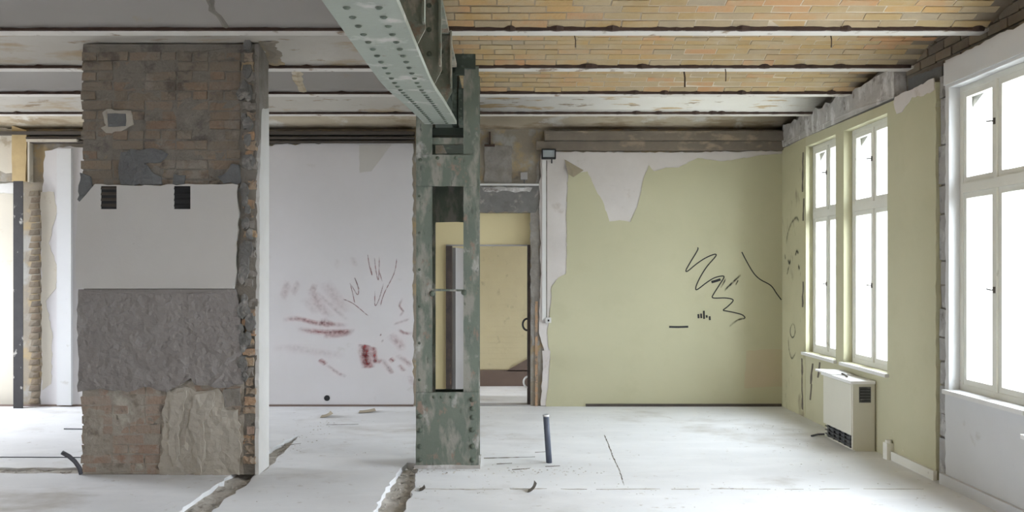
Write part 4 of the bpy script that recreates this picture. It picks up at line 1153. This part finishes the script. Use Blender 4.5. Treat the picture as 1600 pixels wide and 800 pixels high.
mb = MB(); mb.box(PB(853, 0)[0], PB(855, 0)[0], YB - .006, YB, PB(0, 500)[1], PB(0, 250.5)[1]); mb.build('duct_gap', M['roughgrey'], t)
mb = MB(); mb.box(PB(852.5, 0)[0], PB(861, 0)[0], YB - .045, YB, PB(0, 504)[1], PB(0, 496)[1]); s = mb.build('switch_box', M['pvc'], t)
mb = MB(); mb.box(PB(855.5, 0)[0], PB(858, 0)[0], YB - .05, YB - .044, PB(0, 502)[1], PB(0, 499)[1]); mb.build('switch_button', M['black'], s)
# pipe and junction box over the doorway
mb = MB().tube([(PB(744, 0)[0], YB - .01, PB(0, 288)[1]), (PB(842, 0)[0], YB - .01, PB(0, 288.5)[1])], .014, 8); tag(mb.build('white_pipe', M['pvc']), 'thin white horizontal pipe on the raw wall above the doorway', 'pipe')
t = thing('junction_box', (PB(819, 0)[0], YB - .01, PB(0, 282)[1]), 'small grey junction box above the white pipe over the doorway', 'junction box')
mb = MB(); mb.box(PB(813.5, 0)[0], PB(824, 0)[0], YB - .05, YB + .03, PB(0, 281)[1], PB(0, 270)[1]); mb.build('box', M['doorgrey'], t)
mb = MB(); mb.tube([(PB(819, 0)[0], YB - .01, PB(0, 281)[1]), (PB(819, 0)[0], YB - .01, PB(0, 287)[1])], .006, 6); mb.build('cable', M['cable'], t)
t = thing('hanger_bracket', (PB(765, 0)[0], YB, PB(0, 230)[1]), 'rusty upside-down T-shaped hanger bracket over the doorway', 'bracket')
mb = MB(); mb.box(PB(764, 0)[0], PB(766.5, 0)[0], YB - .01, YB + .03, PB(0, 227)[1], PB(0, 206)[1]); mb.build('bracket_rod', M['rust'], t)
mb = MB(); mb.box(PB(757, 0)[0], PB(773, 0)[0], YB - .03, YB + .03, PB(0, 229)[1], PB(0, 226)[1]); mb.build('bracket_foot', M['rust'], t)
# steel post and ochre board by the left opening
t = thing('steel_post', (PB(33, 0)[0], YB - .06, 0), 'dark steel post in the opening at the far left', 'post')
x0, x1 = P(25, 0, YB - .1).x, P(40, 0, YB - .1).x
mb = MB(); mb.box(x0, x1, YB - .16, YB - .15, 0, PB(0, 285)[1]); mb.build('post_flange', M['blackpost'], t)
mb = MB(); mb.box((x0 + x1) / 2 - .005, (x0 + x1) / 2 + .005, YB - .15, YB - .062, 0, PB(0, 285)[1]); mb.build('post_web', M['darkwood'], t)
mb = MB(); panel(mb, jag([PB(23, 284), PB(44, 284), PB(46, 205), PB(23, 198)], .004, .08, 97), 'Y', YB - .06, .09)
mb.build('ochre_block', M['ochre'], wall_back, label='ochre stained block above the dark steel post')
mb = MB(); mb.box(PB(47, 0)[0], PB(125, 0)[0], YB - .09, YB + .03, PB(0, 223)[1], PB(0, 219)[1]); mb.box(PB(47.2, 0)[0], PB(50, 0)[0], YB - .06, YB + .03, PB(0, 285)[1], PB(0, 222)[1])
mb.build('plaster_ledge', M['cream'], wall_back, label='cream moulding framing the white wall')

# ------------------------------------------------------------------ daylight portals in the window openings and those added for the room beyond (no light of their own)
def portal(x, y0, y1, z0, z1, sign):
    l = bpy.data.lights.new('daylight_portal', 'AREA'); l.shape = 'RECTANGLE'
    l.size = z1 - z0; l.size_y = y1 - y0
    l.cycles.is_portal = True
    o = bpy.data.objects.new('daylight_portal', l); col.objects.link(o)
    o.location = (x, (y0 + y1) / 2, (z0 + z1) / 2)
    o.rotation_euler = (0, math.pi / 2 * sign, 0)
for a, b in WIN + [(11.35, 12.35)]: portal(XC + .40, a, b, ZS, ZH, 1)
portal(-4.32, 11.2, 12.4, .7, 2.9, -1)
for a, b in LW: portal(XL - .32, a, b, .7, 3.05, -1)
